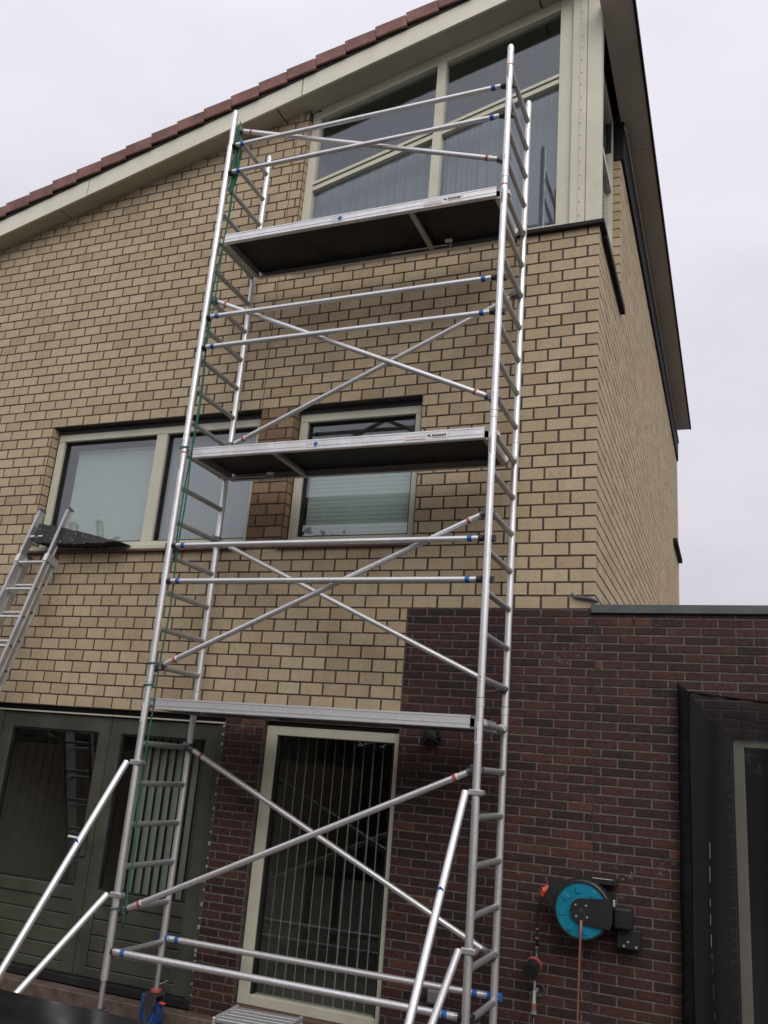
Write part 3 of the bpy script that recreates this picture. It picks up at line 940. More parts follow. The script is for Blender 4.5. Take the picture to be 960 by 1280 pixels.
# stickers on the near posts (pale label with dark lettering marks)
def post_label(x, i, h=.13):
    b = MB(); n = 8
    for k in range(n):
        a0 = R(-150) + R(75) * k / n; a1 = R(-150) + R(75) * (k+1) / n
        r = TR + .0012
        b.quad((x + r*math.cos(a0), YN + r*math.sin(a0), zi(i)), (x + r*math.cos(a1), YN + r*math.sin(a1), zi(i)),
               (x + r*math.cos(a1), YN + r*math.sin(a1), zi(i)+h), (x + r*math.cos(a0), YN + r*math.sin(a0), zi(i)+h))
    lo = b.build('label', 'white_print', tower, fix=False)
    m = MB(); r = TR + .0022
    z = zi(i) + .012
    while z < zi(i) + h * .74:
        hh = random.uniform(.004, .009); a = R(-112); w_ = R(random.uniform(9, 15))
        m.quad(*[(x + r*math.cos(t), YN + r*math.sin(t), zz) for t, zz in ((a-w_/1, z), (a+w_/1, z), (a+w_/1, z+hh), (a-w_/1, z+hh))])
        z += hh + .0025
    zz = zi(i) + h * .80
    m.quad(*[(x + r*math.cos(t), YN + r*math.sin(t), z_) for t, z_ in ((R(-125), zz), (R(-112), zz), (R(-100), zz+.02), (R(-112), zz+.02))])
    m.build('lettering', 'ink', lo, fix=False)['kind'] = 'stuff'
for (x, i) in ((XR_, 5.55), (XR_, 12.4), (XL_, 5.55), (XL_, 12.45), (XR_, 19.5), (XR_, 23.6), (XL_, 23.4)): post_label(x, i)
def post_ring_mark(x, i):
    MB().tube((x, YN, zi(i)), (x, YN, zi(i) + .012), TR + .0014, seg=18).build('inspection_mark', 'red_band', tower)
for (x, i) in ((XR_, 24.05), (XR_, 20.1), (XL_, 13.0)): post_ring_mark(x, i)

def band(pt, d, mat, parent, w=.038, r=.0225):
    b = MB().tube(Vector(pt) - d*w/2, Vector(pt) + d*w/2, r, seg=14)
    bo = b.build('colour_band', mat, parent)
    if mat == 'red_band':
        MB().tube(Vector(pt) + d*w*.5, Vector(pt) + d*w*1.0, r - .0005, seg=14).build('white_band', 'white_print', parent)
    return bo

def guard_rail(i, y, r=.0205):
    a = Vector((XL_ + .045, y, zi(i))); b = Vector((XR_ - .045, y, zi(i)))
    d = (b - a).normalized()
    ro = MB().tube(a, b, r, seg=14).build('guard_rail', 'aluminium', tower)
    for (x, s_) in ((XL_, 1), (XR_, -1)):
        h = MB().cbox(x - .042, x + .042, y + .0, y + .036, zi(i) - .022, zi(i) + .022, .008)
        h.tube((x + s_*.03, y, zi(i)), (x + s_*.064, y, zi(i)), .0225, seg=12)
        h.tube((x - s_*.042, y + .014, zi(i) - .024), (x - s_*.042, y + .014, zi(i) + .024), .010, seg=10)
        h.build('clamp', 'black_plastic' if i > 1 or y == YN else 'blue', ro)
        band((x + s_*.125, y, zi(i)), d, 'blue', ro, .032, r + .0016)
for i in (23.42, 22.42, 17.33, 16.33, 10.29, 9.29): guard_rail(i, YN)
for y in (YN, YF): guard_rail(.1, y, .0225)

def brace(ia, ib, y):
    a = Vector((XL_ + .03, y, zi(ia))); b = Vector((XR_ - .03, y, zi(ib)))
    d = (b - a).normalized()
    bo = MB().tube(a, b, .0205, seg=14).build('diagonal_brace', 'aluminium', tower)
    for (p, s_) in ((a, 1), (b, -1)):
        h = MB().tube(p - d*s_*.05, p + d*s_*.05, .027, seg=14)
        h.cbox(p.x - .03, p.x + .03, y - .03, y + .03, p.z - .03, p.z + .03, .01)
        h.build('clamp', 'dark_steel', bo)
        band(p + d*s_*.14, d, 'red_band', bo, .022)
brace(24.15, 21.1, YN + .055)
brace(18, 14, YN + .055); brace(14, 18, YF - .055)
brace(7, 11, YN + .055); brace(11, 7, YF - .055)
brace(1, 5, YN + .055); brace(5, 1, YF - .055)

def platform(i, beams, hatch, sticker=True):
    z0, z1 = zi(i) - .035, zi(i) + .047
    xa, xb = XL_ + .075, XR_ - .065
    ya, yb = YN + .012, YF - .018
    b = MB()
    # near and far beams as open C profile
    for (y, s_) in ((ya, 1), (yb, -1)):
        b.box(xa, xb, min(y, y + s_*.006), max(y, y + s_*.006), z0, z1)
        b.box(xa, xb, min(y + s_*.006, y + s_*.035), max(y + s_*.006, y + s_*.035), z0, z0 + .006)
        b.box(xa, xb, min(y + s_*.006, y + s_*.03), max(y + s_*.006, y + s_*.03), z1 - .006, z1)
    po = empty('platform', parent=tower); b.build_each('side_beam', 'aluminium_beam', po)
    rb_ = MB()
    for zz_ in (z0 + .003, z0 + .028, z1 - .012): rb_.box(xa + .001, xb - .001, ya - .0026, ya - .0002, zz_, zz_ + .006)
    rb_.build_each('beam_rib', 'aluminium_beam', po)
    e = MB()
    for x in (xa, xb): e.box(x - .02, x + .02, ya + .037, yb - .037, z0 + .001, z1 - .001)
    e.build_each('end_beam', 'aluminium_rung', po)
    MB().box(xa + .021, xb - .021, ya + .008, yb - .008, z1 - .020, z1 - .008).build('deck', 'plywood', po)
    for x in beams:
        MB().box(x - .02, x + .02, ya + .036, yb - .036, z0 + .004, z0 + .034).build('cross_beam', 'aluminium_rung', po)
    for (x, s_) in ((XL_, 1), (XR_, -1)):
        for y in (ya + .055, yb - .055):
            hk = MB()
            # claw that grips the rung
            prof = []
            for k in range(9):
                t = R(-20 + 220 * k / 8); prof.append((x + .034*math.cos(t), zi(i) + .034*math.sin(t)))
            for k in range(8, -1, -1):
                t = R(-20 + 220 * k / 8); prof.append((x + .0215*math.cos(t), zi(i) + .0215*math.sin(t)))
            hk.prism(prof, 'y', y - .022, y + .022)
            hk.box(min(x + s_*.03, x + s_*.09), max(x + s_*.03, x + s_*.09), y - .018, y + .018, zi(i) - .02, zi(i) + .03)
            hk.build('hook', 'aluminium_beam', po)
    if hatch is not None:
        h = MB()
        h.tube((hatch, YF - .14, z0 + .02), (hatch, YF - .14, z0 - .075), .005, seg=8)
        h.cbox(hatch - .05, hatch + .01, YF - .16, YF - .12, z0 + .006, z0 + .02, .004)
        h.build('hatch_latch', 'white_print', po)
        MB().tube((hatch - .55, YF - .09, z0 + .01), (hatch - .05, YF - .09, z0 + .01), .006, seg=8).build('hatch_hinge', 'aluminium', po)
    if sticker:
        zc = (z0 + z1) / 2
        y = ya - .0036
        s_ = MB().quad((-1.205, y, zc - .022), (-1.10, y, zc - .022), (-1.10, y, zc + .024), (-1.205, y, zc + .024))
        so = s_.build('sticker', 'white_print', po, fix=False)
        MB().tube((-1.122, y - .0004, zc), (-1.122, y - .0016, zc), .0185, seg=20).build('blue_disc', 'blue', so)
        q = MB()
        for (a, b_, c, d) in ((-1.195, -1.182, -.010, .014), (-1.176, -1.168, -.012, .010), (-1.162, -1.150, -.008, .015)):
            q.quad((a, y - .0008, zc + c), (b_, y - .0008, zc + c), (b_, y - .0008, zc + d), (a, y - .0008, zc + d))
        q.build('symbols', 'aluminium_rung', so, fix=False)['kind'] = 'stuff'
        # maker's plate: red rule, grey line of type, dark logo type (too small to read)
        s2 = MB().quad((-.405, y, zc - .030), (-.085, y, zc - .030), (-.085, y, zc + .026), (-.405, y, zc + .026)).build('maker_plate', 'white_print', po, fix=False)
        t = MB(); t.quad((-.40, y - .0008, zc - .024), (-.25, y - .0008, zc - .024), (-.25, y - .0008, zc - .018), (-.40, y - .0008, zc - .018))
        t.quad((-.20, y - .0008, zc - .018), (-.095, y - .0008, zc - .018), (-.095, y - .0008, zc - .013), (-.20, y - .0008, zc - .013))
        t.build('red_line', 'red_band', s2, fix=False)['kind'] = 'stuff'
        t = MB(); x = -.398
        while x < -.255:
            w = random.uniform(.004, .011); t.quad((x, y - .0008, zc - .006), (x + w, y - .0008, zc - .006), (x + w, y - .0008, zc + random.uniform(.002, .007)), (x, y - .0008, zc + .004)); x += w + .003
        t.build('small_type', 'aluminium_rung', s2, fix=False)['kind'] = 'stuff'
        t = MB(); x = -.20
        t.quad((-.235, y - .0009, zc + .008), (-.222, y - .0009, zc + .010), (-.205, y - .0009, zc - .008), (-.217, y - .0009, zc - .010))
        t.quad((-.242, y - .0009, zc - .002), (-.235, y - .0009, zc - .004), (-.222, y - .0009, zc + .010), (-.232, y - .0009, zc + .012))
        while x < -.10:
            w = random.uniform(.007, .011); t.quad((x, y - .0008, zc - .007), (x + w, y - .0008, zc - .007), (x + w, y - .0008, zc + random.uniform(.006, .013)), (x, y - .0008, zc + random.uniform(.006, .013))); x += w + .0022
        t.build('logo_type', 'ink', s2, fix=False)['kind'] = 'stuff'
    return po
platform(20, (-.52,), -.33)
platform(13, (-1.50,), -1.75)
platform(6, (-1.5, -.5), None, sticker=False)

# stabilisers
def stabiliser(x, side_):
    foot = Vector((-2.52, -1.926, GL + .03)) if side_ < 0 else Vector((.147, -2.0, GL + .03))
    st = empty('stabiliser', tuple(foot), tower)
    def loc(p): return Vector(p) - foot
    a = Vector((x - .055 * 1, YN - .045, 1.735)); b = Vector((x - .05, YN - .045, .85))
    MB().tube(loc(a), Vector((0, 0, .03)), .0235, seg=16).build('upper_tube', 'aluminium', st)
    MB().tube(loc(b), Vector((0, .06, .06)), .0225, seg=16).build('lower_tube', 'aluminium', st)
    for p in (a, b):
        q = loc((x, YN, p.z))
        c = MB().cbox(q.x - .045, q.x + .05, q.y - .031, q.y + .031, q.z - .018, q.z + .018, .006)
        c.tube((q.x + .045, q.y - .036, q.z), (q.x + .045, q.y + .03, q.z), .009, seg=10)
        c.build('clamp', 'aluminium_rung', st)
    d = (Vector((0, 0, .03)) - loc(a)).normalized()
    pm_ = loc(a) + d * .62
    MB().tube(pm_ + Vector((0, -.0225, 0)), pm_ + Vector((0, -.0262, 0)), .017, seg=18).build('blue_sticker', 'blue', st)
    MB().tube((0, 0, -.028), (0, 0, .005), .055, .045, seg=20).build('rubber_foot', 'black_plastic', st)
stabiliser(XL_, -1); stabiliser(XR_, 1)

# castors on the far legs, base jacks on the near legs
def castor(x, y, rz):
    c = empty('castor', (x, y, GL), tower); c.rotation_euler = (0, 0, rz)
    MB().tube((0, 0, .22), (0, 0, zi(-.55) + .05 - GL), .019, seg=14).build('stem', 'aluminium_rung', c)
    MB().tube((0, 0, .255), (0, 0, .275), .04, seg=16).build('red_ring', 'red_band', c)
    w = MB().tube((-.025, .02, .10), (.025, .02, .10), .10, seg=32); wo_ = w.build('wheel', 'rubber_blue', c)
    MB().tube((-.03, .02, .10), (.03, .02, .10), .055, seg=24).build('rim', 'blue', wo_)
    fk = MB()
    for s_ in (-1, 1):
        fk.prism([(-.055, .235), (.07, .235), (.075, .16), (.03, .075), (.0, .075), (-.05, .17)], 'x', s_*.036, s_*.042)
    fk.box(-.042, .042, -.055, .07, .236, .25); fk.build('fork', 'dark_steel', c)
    MB().cbox(-.014, .014, -.11, -.06, .188, .202, .005).build('brake_pedal', 'orange', c)
    MB().cbox(-.018, .018, .075, .135, .13, .22, .006).build('brake_lever', 'blue', c)
    MB().tube((.0, -.01, .3), (.055, -.05, .33), .006, seg=8).build('lock_pin', 'dark_steel', c)
castor(XL_, YF, R(75)); castor(XR_, YF, R(-20))
def jack(x, y):
    j = empty('base_jack', (x, y, GL), tower)
    MB().tube((0, 0, .01), (0, 0, zi(-.55) + .08 - GL), .018, seg=14).build('spindle', 'aluminium_rung', j)
    r = MB().tube((0, 0, .24), (0, 0, .27), .034, seg=16)
    for t in (0, 2.1, 4.2): r.tube((0, 0, .255), (.075*math.cos(t), .075*math.sin(t), .26), .007, seg=8)
    r.build('adjusting_nut', 'dark_steel', j)
    MB().tube((0, 0, .234), (0, 0, .2395), .036, seg=16).build('red_ring', 'red_band', j)
    MB().cbox(-.07, .07, -.07, .07, 0.022, .030, .003).build('foot_plate', 'dark_steel', j)
jack(XL_, YN); jack(XR_, YN)

# green rope along the near left posts
pts = []; z = 7.30; k = 0
while z > .62:
    pts.append((XL_ + .052 + .012*math.sin(z*2.3) + .006*math.sin(z*7.1), YN + .03 + .01*math.sin(z*3.1), z)); z -= .09
rp = MB().path(pts, .0062, 6)
pts = []; z = 7.28
while z > 3.2:
    pts.append((XL_ + .038 + .016*math.sin(z*3.0 + 1), YN + .035 + .012*math.cos(z*4.0), z)); z -= .09
rp.path(pts, .006, 6)
for c in range(5):       # loose coil at the top
    pts = []
    for t in range(25):
        a = 2*math.pi*t/24
        pts.append((XL_ + .055 + .020*math.cos(a) + .004*c, YN + .035 + .014*math.sin(a + c), 6.84 + .012*c + (.30 - .03*c)*math.sin(a)))
    rp.path(pts, .006, 6)
for zc in (zi(14) - .25, zi(7), zi(6)+.12, zi(1)): 
    pts = [(XL_ + .036*math.cos(a) , YN + .036*math.sin(a), zc + .02*a/6) for a in [k*.5 for k in range(14)]]
    rp.path(pts, .0055, 6)
ro = rp.build('rope', 'green_rope', None)
tag(ro, 'thin dark green rope hanging down along the left scaffold post', 'rope')

# ------------------------------------------------------------------ leaning ladder
lad = empty('extension_ladder', (-4.22, -1.28, GL))
tag(lad, 'grey aluminium two section ladder leaning on the upper window sill', 'ladder')
LB = lad.location
def lp(x, t, off=0.0):
    """point on the ladder: x sideways, t height, off = towards the wall"""
    z = t; y = -.1 - (3.944 - t) * .299
    n = Vector((0, .958, -.287))
    return Vector((x, y, z)) + n * off - LB
def rail_box(b, x0, x1, t0, t1, o0, o1):
    P = []
    b.marks.append((len(b.v), len(b.f)))
    n = len(b.v)
    for t in (t0, t1):
        for (x, o_) in ((x0, o0), (x1, o0), (x1, o1), (x0, o1)): P.append(tuple(lp(x, t, o_)))
    b.v += P
    for q in ((3,2,1,0),(4,5,6,7),(0,1,5,4),(1,2,6,5),(2,3,7,6),(3,0,4,7)): b.face(tuple(n+i for i in q))
for (xs_, top_, lo, off, nm) in ((( -4.40, -4.065), 3.94, .35, -.0, 'upper_section'), ((-4.385, -4.08), 3.48, GL + .035, .075, 'lower_section')):
    s_ = MB()
    for i_, x in enumerate(xs_):
        w = .024
        rail_box(s_, x - w/2, x + w/2, lo, top_, off - .006, off + .062)
        # flanges make the box section read as a profile
        sg_ = 1 if i_ else -1
        rail_box(s_, x + sg_*w/2, x + sg_*(w/2 + .006), lo, top_, off - .006, off + .004)
        rail_box(s_, x + sg_*w/2, x + sg_*(w/2 + .006), lo, top_, off + .052, off + .062)
    so = empty(nm, parent=lad); s_.build_each('stile', 'aluminium_rung', so)
    t = top_ - .27
    while t > lo + .1:
        MB().tube(lp(xs_[0] + .01, t, off + .028), lp(xs_[1] - .01, t, off + .028), .0145, seg=10).build('rung', 'aluminium', so)
        rv = MB()
        for i_, x in enumerate(xs_):
            sg_ = 1 if i_ else -1
            rv.tube(lp(x + sg_*.010, t, off + .028), lp(x + sg_*.0195, t, off + .028), .010, seg=10)
        rv.build('rivets', 'ink', so)['kind'] = 'stuff'
        t -= .268
    for x in xs_:
        c = MB(); rail_box(c, x - .015, x + .015, top_ - .001, top_ + .022, off - .010, off + .066); c.build('end_cap', 'dark_steel', so)
br = MB()
for x in (-4.40, -4.065): rail_box(br, x - .022, x + .022, 3.40, 3.47, -.012, .14)
br.build_each('guide_bracket', 'aluminium_beam', lad)

# black spattered board wedged between the ladder and the sill
bw = MB(); n = 26
def prof(k):
    t = k / n
    x = -4.33 + t * 1.0
    top = 3.80 - .21 * t**1.2 + .006*math.sin(k*1.7)
    bot = 3.600 - .02 * math.sin(t*3.1) - .012*t + .004*math.sin(k*2.3)
    return x, bot, top
for k in range(n+1):
    x, b0, t0 = prof(k)
    bw.v += [(x, -.19 + .01*math.sin(k), b0), (x, .055, b0 + .004), (x, .06, t0), (x, -.15 + .012*math.sin(k*1.3), t0 - .01)]
for k in range(n):
    for q in range(4):
        r_ = (q+1) % 4
        bw.face((4*k+q, 4*k+4+q, 4*k+4+r_, 4*k+r_))
bw.face((0, 1, 2, 3)); bw.face((4*n+3, 4*n+2, 4*n+1, 4*n))
m, nt, b = node_mat('spattered_cloth')
w = noise(nt, 34, 4, .6); c = mixc(nt, mrange(nt, w, .63, .68, 0, 1), (.014, .015, .015), (.35, .36, .35))
nt.links.new(c, b.inputs['Base Color']); b.inputs['Roughness'].default_value = .75
bump(nt, b, noise(nt, 18, 4), .5, .01); MATS['spattered_cloth'] = m
tag(bw.build('dust_sheet', 'spattered_cloth', None), 'black paint spattered sheet wedged between the ladder top and window sill', 'dust sheet')

# ------------------------------------------------------------------ hose reel
RC = Vector((.79, 0, 1.073))
reel = empty('hose_reel', tuple(RC))
tag(reel, 'wall mounted hose reel with turquoise disc and black housing', 'hose reel')
hb = MB().tube((0, -.05, 0), (0, -.195, 0), .185, .178, seg=48)
hb.tube((0, -.195, 0), (0, -.205, 0), .178, .165, seg=48)
hb.prism([(-.235, .06), (-.215, .125), (-.10, .165), (.06, .185), (.06, .05), (-.1, -.05), (-.19, -.02)], 'y', -.19, -.06)
hb.build('housing', 'black_plastic', reel)
MB().ring((0, -.205, 0), (0, -1, 0), .162, .07, .012, 56).build('disc', 'turquoise', reel)
disc = MB()
for k in range(8):
    a = 2*math.pi*k/8 + .2
    if -.7 < math.atan2(math.sin(a), math.cos(a)) < .5: continue
    mt = Matrix.Rotation(-a, 4, 'Y')
    disc.cbox(.10, .145, -.2225, -.2165, -.018, .018, .003, mt)
disc.build_each('disc_rib', 'turquoise', reel)
MB().ring((0, -.206, 0), (0, -1, 0), .172, .161, .016, 56).build('disc_rim', 'black_plastic', reel)
arm = MB().prism([(.0, .072), (.175, .085), (.19, .05), (.19, -.05), (.175, -.09), (.0, -.072)], 'y', -.236, -.204)
arm.tube((0, -.204, 0), (0, -.238, 0), .073, .070, seg=32)
armo = arm.build('arm', 'black_plastic', reel)
for (a, b_) in ((-.035, .032), (.03, .034), (-.03, -.034), (.037, -.033)):
    MB().tube((a, -.237, b_), (a, -.241, b_), .006, seg=8).build('bolt', 'aluminium', armo)
MB().tube((0, -.237, 0), (0, -.242, 0), .014, seg=16).build('hub', 'ink', armo)
bk = MB().cbox(.05, .20, -.12, -.02, .155, .195, .005)
bk.cbox(.19, .30, -.17, -.03, -.085, .035, .01)
bk.cbox(.20, .345, -.10, -.015, -.205, -.09, .006)
bko = bk.build_each('wall_bracket', 'black_plastic', reel)[0]
MB().cbox(.05, .175, -.125, -.12, .188, .193, .001).build('bracket_edge', 'aluminium', bko)
for (a, b_) in ((.245, -.185), (.32, -.185), (.27, -.16)): MB().tube((a, -.10, b_), (a, -.106, b_), .007, seg=8).build('bolt', 'aluminium', bko)
MB().cbox(.192, .206, -.225, -.2, .045, .085, .003).build('catch', 'aluminium', reel)
oc = MB().tube((-.225, -.13, .10), (-.262, -.14, .075), .020, .026, seg=14); oc.tube((-.262, -.14, .075), (-.265, -.14, .045), .024, .016, seg=14)
oc.build('outlet', 'orange', reel)
# garden hose end with spray head, hanging from the outlet
hs = empty('spray_hose', (.52, -.1, .68))
tag(hs, 'short dark hose with round spray head hanging beside the hose reel', 'spray head')
o0 = hs.location
def hp(x, y, z): return (x - o0.x, y - o0.y, z - o0.z)
MB().path([hp(.525, -.14, 1.125), hp(.508, -.13, 1.08), hp(.492, -.115, 1.02), hp(.484, -.10, .95), hp(.484, -.09, .88), hp(.486, -.085, .80)], .0085, 8).build('hose', 'black_plastic', hs)
for z in (.945, .905, .85, .795): MB().tube(hp(.4845, -.093, z), hp(.4845, -.091, z + .012), .0125, seg=12).build('collar', 'red_hose', hs)
MB().path([hp(.486, -.085, .80), hp(.484, -.09, .74), hp(.478, -.11, .70)], [.014, .018, .024], 12).build('spray_body', 'black_plastic', hs)
h = MB().tube(hp(.474, -.10, .70), hp(.464, -.175, .672), .046, .050, seg=28); h.build('spray_head', 'black_plastic', hs)
MB().tube(hp(.4745, -.097, .701), hp(.4725, -.115, .6945), .0505, seg=28).build('spray_ring', 'red_band', hs)
# thin hose running from the reel to the ground
pts = [(.792, -.246, 1.02), (.790, -.25, .93), (.786, -.25, .8), (.780, -.252, .5), (.776, -.252, .25), (.77, -.252, GL + .02)]
tag(MB().path(pts, [.009, .0085, .007, .006, .0055, .0055], 8).build('thin_hose', 'red_hose', None), 'thin reddish brown hose hanging straight down from the reel centre', 'hose')

# tap
tap = empty('garden_tap', (.49, 0, .52))
tag(tap, 'small chrome garden tap on the red brick wall below the spray head', 'tap')
MB().ring((0, -.004, .02), (0, -1, 0), .042, .030, .012, 32).build('wall_plate', 'dark_steel', tap)
t_ = MB().tube((-.012, -.012, .02), (-.012, -.10, .02), .012, seg=14); t_.tube((-.012, -.095, .03), (-.012, -.098, -.045), .011, .013, seg=14)
t_.build('spout', 'aluminium', tap)
MB().cbox(-.018, -.006, -.10, -.08, .04, .085, .004).build('lever', 'aluminium', tap)
MB().tube((-.012, -.098, -.045), (-.012, -.098, -.085), .017, seg=14).build('hose_connector', 'red_hose', tap)
MB().tube((-.012, -.098, -.085), (-.012, -.098, -.105), .019, seg=14).build('nut', 'grey_box', tap)
MB().path([(-.012, -.098, -.105), (-.011, -.1, -.25), (-.008, -.1, -.50)], .007, 8).build('hose_tail', 'black_plastic', tap)

# socket box
sx = empty('socket_box', (-.20, 0, .395))
tag(sx, 'small grey plastic socket box on the red wall behind the lowest rails', 'socket')
MB().cbox(-.055, .055, -.055, -.006, -.045, .045, .006).build('body', 'grey_box', sx)
MB().cbox(-.050, .050, -.066, -.056, -.035, .040, .006).build('lid', 'grey_box', sx)
# dark star ornament under the lowest platform
so_ = MB(); pr = []
for k in range(20):
    a = 2*math.pi*k/20; r = .075 if k % 2 == 0 else .042
    pr.append((r*math.cos(a), r*math.sin(a)))
so_.prism(pr, 'y', -.045, -.012); so_.tube((0, -.045, 0), (0, -.07, 0), .045, .02, seg=16)
so_ = so_.build('wall_ornament', 'lead', None, (-.345, 0, 2.085)); tag(so_, 'small black spiky ornament on the red wall under the lowest platform', 'ornament')

# ------------------------------------------------------------------ black net over the extension door
net = empty('insect_net', (1.4, -.05, 0))
tag(net, 'black mesh net hung over the glass door of the extension', 'net')
N0 = net.location
def sheet(name, cols, z0, ztop, y, mat, wob, parent):
    b = MB(); n = len(cols) - 1; m = 24
    for i in range(n+1):
        for j in range(m+1):
            x = cols[i]; z = z0 + (ztop(x) - z0) * j / m
            b.v.append((x - N0.x + .004*math.sin(z*5 + i*.3), y + wob*math.sin(x*38 + .7*math.sin(z*2)) + .3*wob*math.sin(z*6) - N0.y, z))
    for i in range(n):
        for j in range(m):
            b.face((i*(m+1)+j, (i+1)*(m+1)+j, (i+1)*(m+1)+j+1, i*(m+1)+j+1), True)
    return b.build(name, mat, parent, fix=False)
def lin(a, b, n): return [a + (b-a)*i/n for i in range(n+1)]
def interp(pts):
    def f(x):
        for (xa, za), (xb, zb) in zip(pts[:-1], pts[1:]):
            if x <= xb: return za + (zb-za)*max(0, (x-xa)/(xb-xa))
        return pts[-1][1]
    return f
hm = MB(); zz = lin(0.03, 2.53, 30)
for k, z in enumerate(zz):
    t = .006*math.sin(z*9)
    tz = lambda x: z if k < 30 else (2.535 - (x - 1.375)*.82)
    for (x, y) in ((1.372 + t*.3, -.03), (1.38 + t*.3, -.085 + t), (1.41, -.10 + t), (1.445, -.085), (1.455, -.03)): hm.v.append((x - N0.x, y - N0.y, tz(x)))
for k in range(30):
    for q in range(5):
        r_ = (q+1) % 5
        hm.face((5*k+q, 5*k+5+q, 5*k+5+r_, 5*k+r_), q < 4)
hm.face((0, 1, 2, 3, 4)); hm.face(tuple(150+i for i in (4, 3, 2, 1, 0)))
hm.build('folded_edge', 'black_cloth', net)
sheet('inner_layer', lin(1.44, 1.665, 20), .03, interp([(1.44, 2.48), (1.52, 2.36), (1.58, 2.29), (1.63, 2.28), (1.665, 2.33)]), -.05, 'net_dense', .022, net)
sheet('outer_layer', lin(1.45, 2.95, 70), .03, interp([(1.45, 2.475), (1.6, 2.455), (1.9, 2.43), (2.95, 2.40)]), -.085, 'net', .012, net)
tp = MB()
tp.path([(x - N0.x, -.078 - N0.y, interp([(1.45, 2.475), (1.6, 2.455), (1.9, 2.43), (2.95, 2.40)])(x)) for x in lin(1.45, 2.95, 24)], .008, 8)
tp.path([(x - N0.x, -.05 - N0.y, interp([(1.655, 2.335), (1.9, 2.30), (2.95, 2.28)])(x)) for x in lin(1.655, 2.95, 24)], .006, 8)
tp.build('hem', 'black_cloth', net)
th = MB(); z = 1.55
while z > .1:
    h = random.uniform(.03, .10); th.box(1.5542 - N0.x + .006*math.sin(z*4), 1.5565 - N0.x + .006*math.sin(z*4), -.088 - N0.y, -.0865 - N0.y, z - h, z); z -= h + random.uniform(.03, .1)
th.build('seam_thread', 'sealant', net)['kind'] = 'stuff'

# ------------------------------------------------------------------ stool and table in the foreground
stool = empty('step_stool', (-.78, -1.42, 0)); stool.rotation_euler = (0, 0, R(5))
tag(stool, 'small worn aluminium step stool in front of the scaffold base', 'stool')
tp = MB()
for k in range(5): tp.cbox(-.19, .19, -.145 + k*.058, -.145 + k*.058 + .054, .425, .448, .004)
tp.build_each('step_slat', 'aluminium_rung', stool)
MB().box(-.185, .185, -.14, .14, .41, .424).build('step_base', 'ink', stool)
fr = MB()
for s_ in (-1, 1): fr.cbox(s_*.20 - .008, s_*.20 + .008, -.155, .155, .40, .455, .004)
fr.build_each('side_frame', 'aluminium', stool)
for (sx_, sy_) in ((-1, -1), (1, -1), (-1, 1), (1, 1)):
    MB().tube((sx_*.2, sy_*.13, .42), (sx_*.235, sy_*.24, GL + .005), .016, .014, seg=10).build('leg', 'aluminium', stool)

tb = empty('garden_table', (-1.55, -3.28, 0))
tag(tb, 'black glossy garden table top at the lower left edge', 'table')
MB().cbox(-1.25, 1.25, -.45, .45, .725, .75, .005).build('table_top', 'table_glass', tb)
for (sx_, sy_) in ((-1, -1), (1, -1), (-1, 1), (1, 1)):
    MB().cbox(sx_*1.16 - .03, sx_*1.16 + .03, sy_*.38 - .03, sy_*.38 + .03, GL + .002, .722, .005).build('leg', 'black_plastic', tb)
ap = MB()
for s_ in (-1, 1): ap.cbox(-1.12, 1.12, s_*.38 - .02, s_*.38 + .02, .66, .722, .004)
ap.build_each('apron', 'black_plastic', tb)

# ------------------------------------------------------------------ garden behind the camera (seen in the panes)
def foliage(center, rad, n, size, mat, name, parent):
    b = MB()
    clumps = [Vector((random.gauss(0, .45)*rad[0], random.gauss(0, .45)*rad[1], random.gauss(0, .42)*rad[2])) for _ in range(26)]
    for _ in range(n):
        c = random.choice(clumps); q = Vector((random.gauss(0, .2)*rad[0], random.gauss(0, .2)*rad[1], random.gauss(0, .17)*rad[2])) + c + Vector(center)
        u = Vector((random.uniform(-1, 1), random.uniform(-1, 1), random.uniform(-.6, .6))).normalized()
        w = u.orthogonal().normalized(); s_ = size*random.uniform(.6, 1.3)
        b.quad(q - u*s_, q - w*s_*.5, q + u*s_, q + w*s_*.5)
    return b.build(name, mat, parent, fix=False)
def tree(x, y, h, rad, label, mat='leaf', n=3800):
    t = empty('garden_tree', (x, y, 0)); tag(t, label, 'tree', 'trees at the end of the garden')
    tr = MB().path([(0, 0, 0), (.05, .03, h*.2), (-.04, .05, h*.42), (.06, -.02, h*.62), (0, 0, h*.9)], [.17, .14, .11, .07, .02], 10)
    for k in range(7):
        a = k*2.4; z0 = h*(.32 + .07*k)
        tr.path([(0, 0, z0), (rad*.35*math.cos(a), rad*.35*math.sin(a), z0 + h*.09), (rad*.75*math.cos(a), rad*.75*math.sin(a), z0 + h*.13)], [.06, .04, .012], 7)
    tr.build('trunk', 'bark', t)
    foliage((0, 0, h*.62), (rad, rad, h*.36), n, .11, mat, 'crown', t)
tree(-7.0, -12.0, 6.6, 2.4, 'broad garden tree mirrored in the tall ground floor window')
tree(-11.5, -9.5, 4.9, 2.2, 'tree beyond the side fence mirrored in the green doors', 'leaf_dark')
tree(-14.5, -13.5, 7.5, 2.8, 'tall tree farthest off to the left behind the viewer', 'leaf_dark')
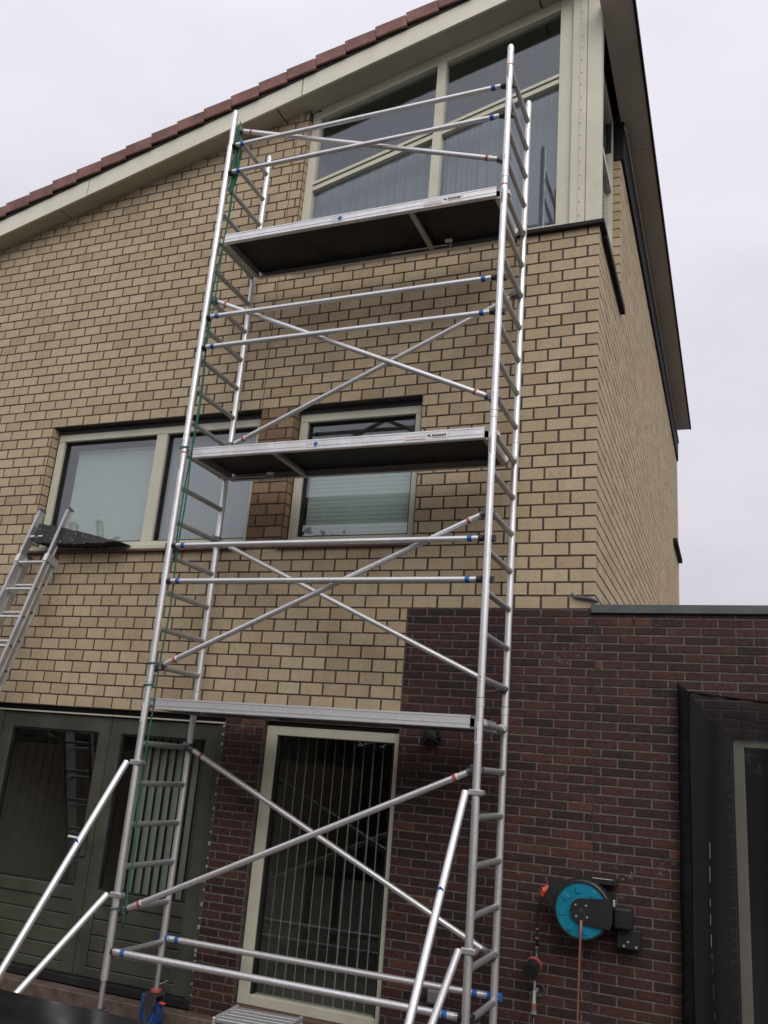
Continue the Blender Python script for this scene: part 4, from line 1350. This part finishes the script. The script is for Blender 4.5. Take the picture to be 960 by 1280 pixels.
tree(-2.6, -14.5, 6.4, 2.4, 'lighter garden tree behind the middle of the hedge')
tree(2.2, -14.8, 6.8, 2.4, 'dense garden tree standing straight behind the viewer', 'leaf_dark')
tree(7.0, -12.5, 6.0, 2.3, 'smaller garden tree behind the viewer to the right')
def fence(x, label):  # unseen fences, added to keep light off the lower walls
    t = empty('shading_fence', (x, -6.0, GL)); tag(t, label, 'fence', 'unseen fences added for shade')
    bd = None
    for k in range(72):
        if bd is None:
            o = MB().cbox(-.012, .012, -.07, .07, .02, 1.92, .004).build('board', 'wood_fence', t); bd = o.data
        else:
            o = bpy.data.objects.new('board', bd); COL.objects.link(o); o.parent = t
        o.location = (random.uniform(-.003, .003), -5.4 + .148*k, 0)
    pd = None
    for k in range(7):
        if pd is None:
            o = MB().cbox(-.085, -.013, -.035, .035, 0, 2.0, .005).build('post', 'wood_fence', t); pd = o.data
        else:
            o = bpy.data.objects.new('post', pd); COL.objects.link(o); o.parent = t
        o.location = (0, -5.3 + 1.77*k, 0)
fence(-5.9, 'unseen brown board fence added on the left to darken the lower wall')
fence(4.6, 'unseen brown board fence added on the right to darken the lower wall')
def hedge(loc, rz, half, top, n, label):
    hd = empty('hedge', loc); hd.rotation_euler = (0, 0, rz); tag(hd, label, 'hedge', 'garden hedges')
    b = MB()
    for _ in range(n):
        q = Vector((random.uniform(-half, half), random.uniform(-.5, .5), random.uniform(.05, top)))
        u = Vector((random.uniform(-1, 1), random.uniform(-1, 1), random.uniform(-1, 1))).normalized(); w = u.orthogonal().normalized(); s_ = random.uniform(.06, .12)
        b.quad(q - u*s_, q - w*s_*.5, q + u*s_, q + w*s_*.5)
    b.build('foliage', 'leaf_dark', hd, fix=False)
    MB().box(-half + .1, half - .1, -.3, .3, .02, top - .2).build('core', 'bark', hd)
hedge((-1.5, -12.5, GL), 0, 8.5, 2.6, 10000, 'clipped dark hedge across the end of the garden behind the viewer')
hedge((-7.4, -7.5, GL), R(90), 6.5, 3.9, 12000, 'taller dark hedge beyond the left fence')
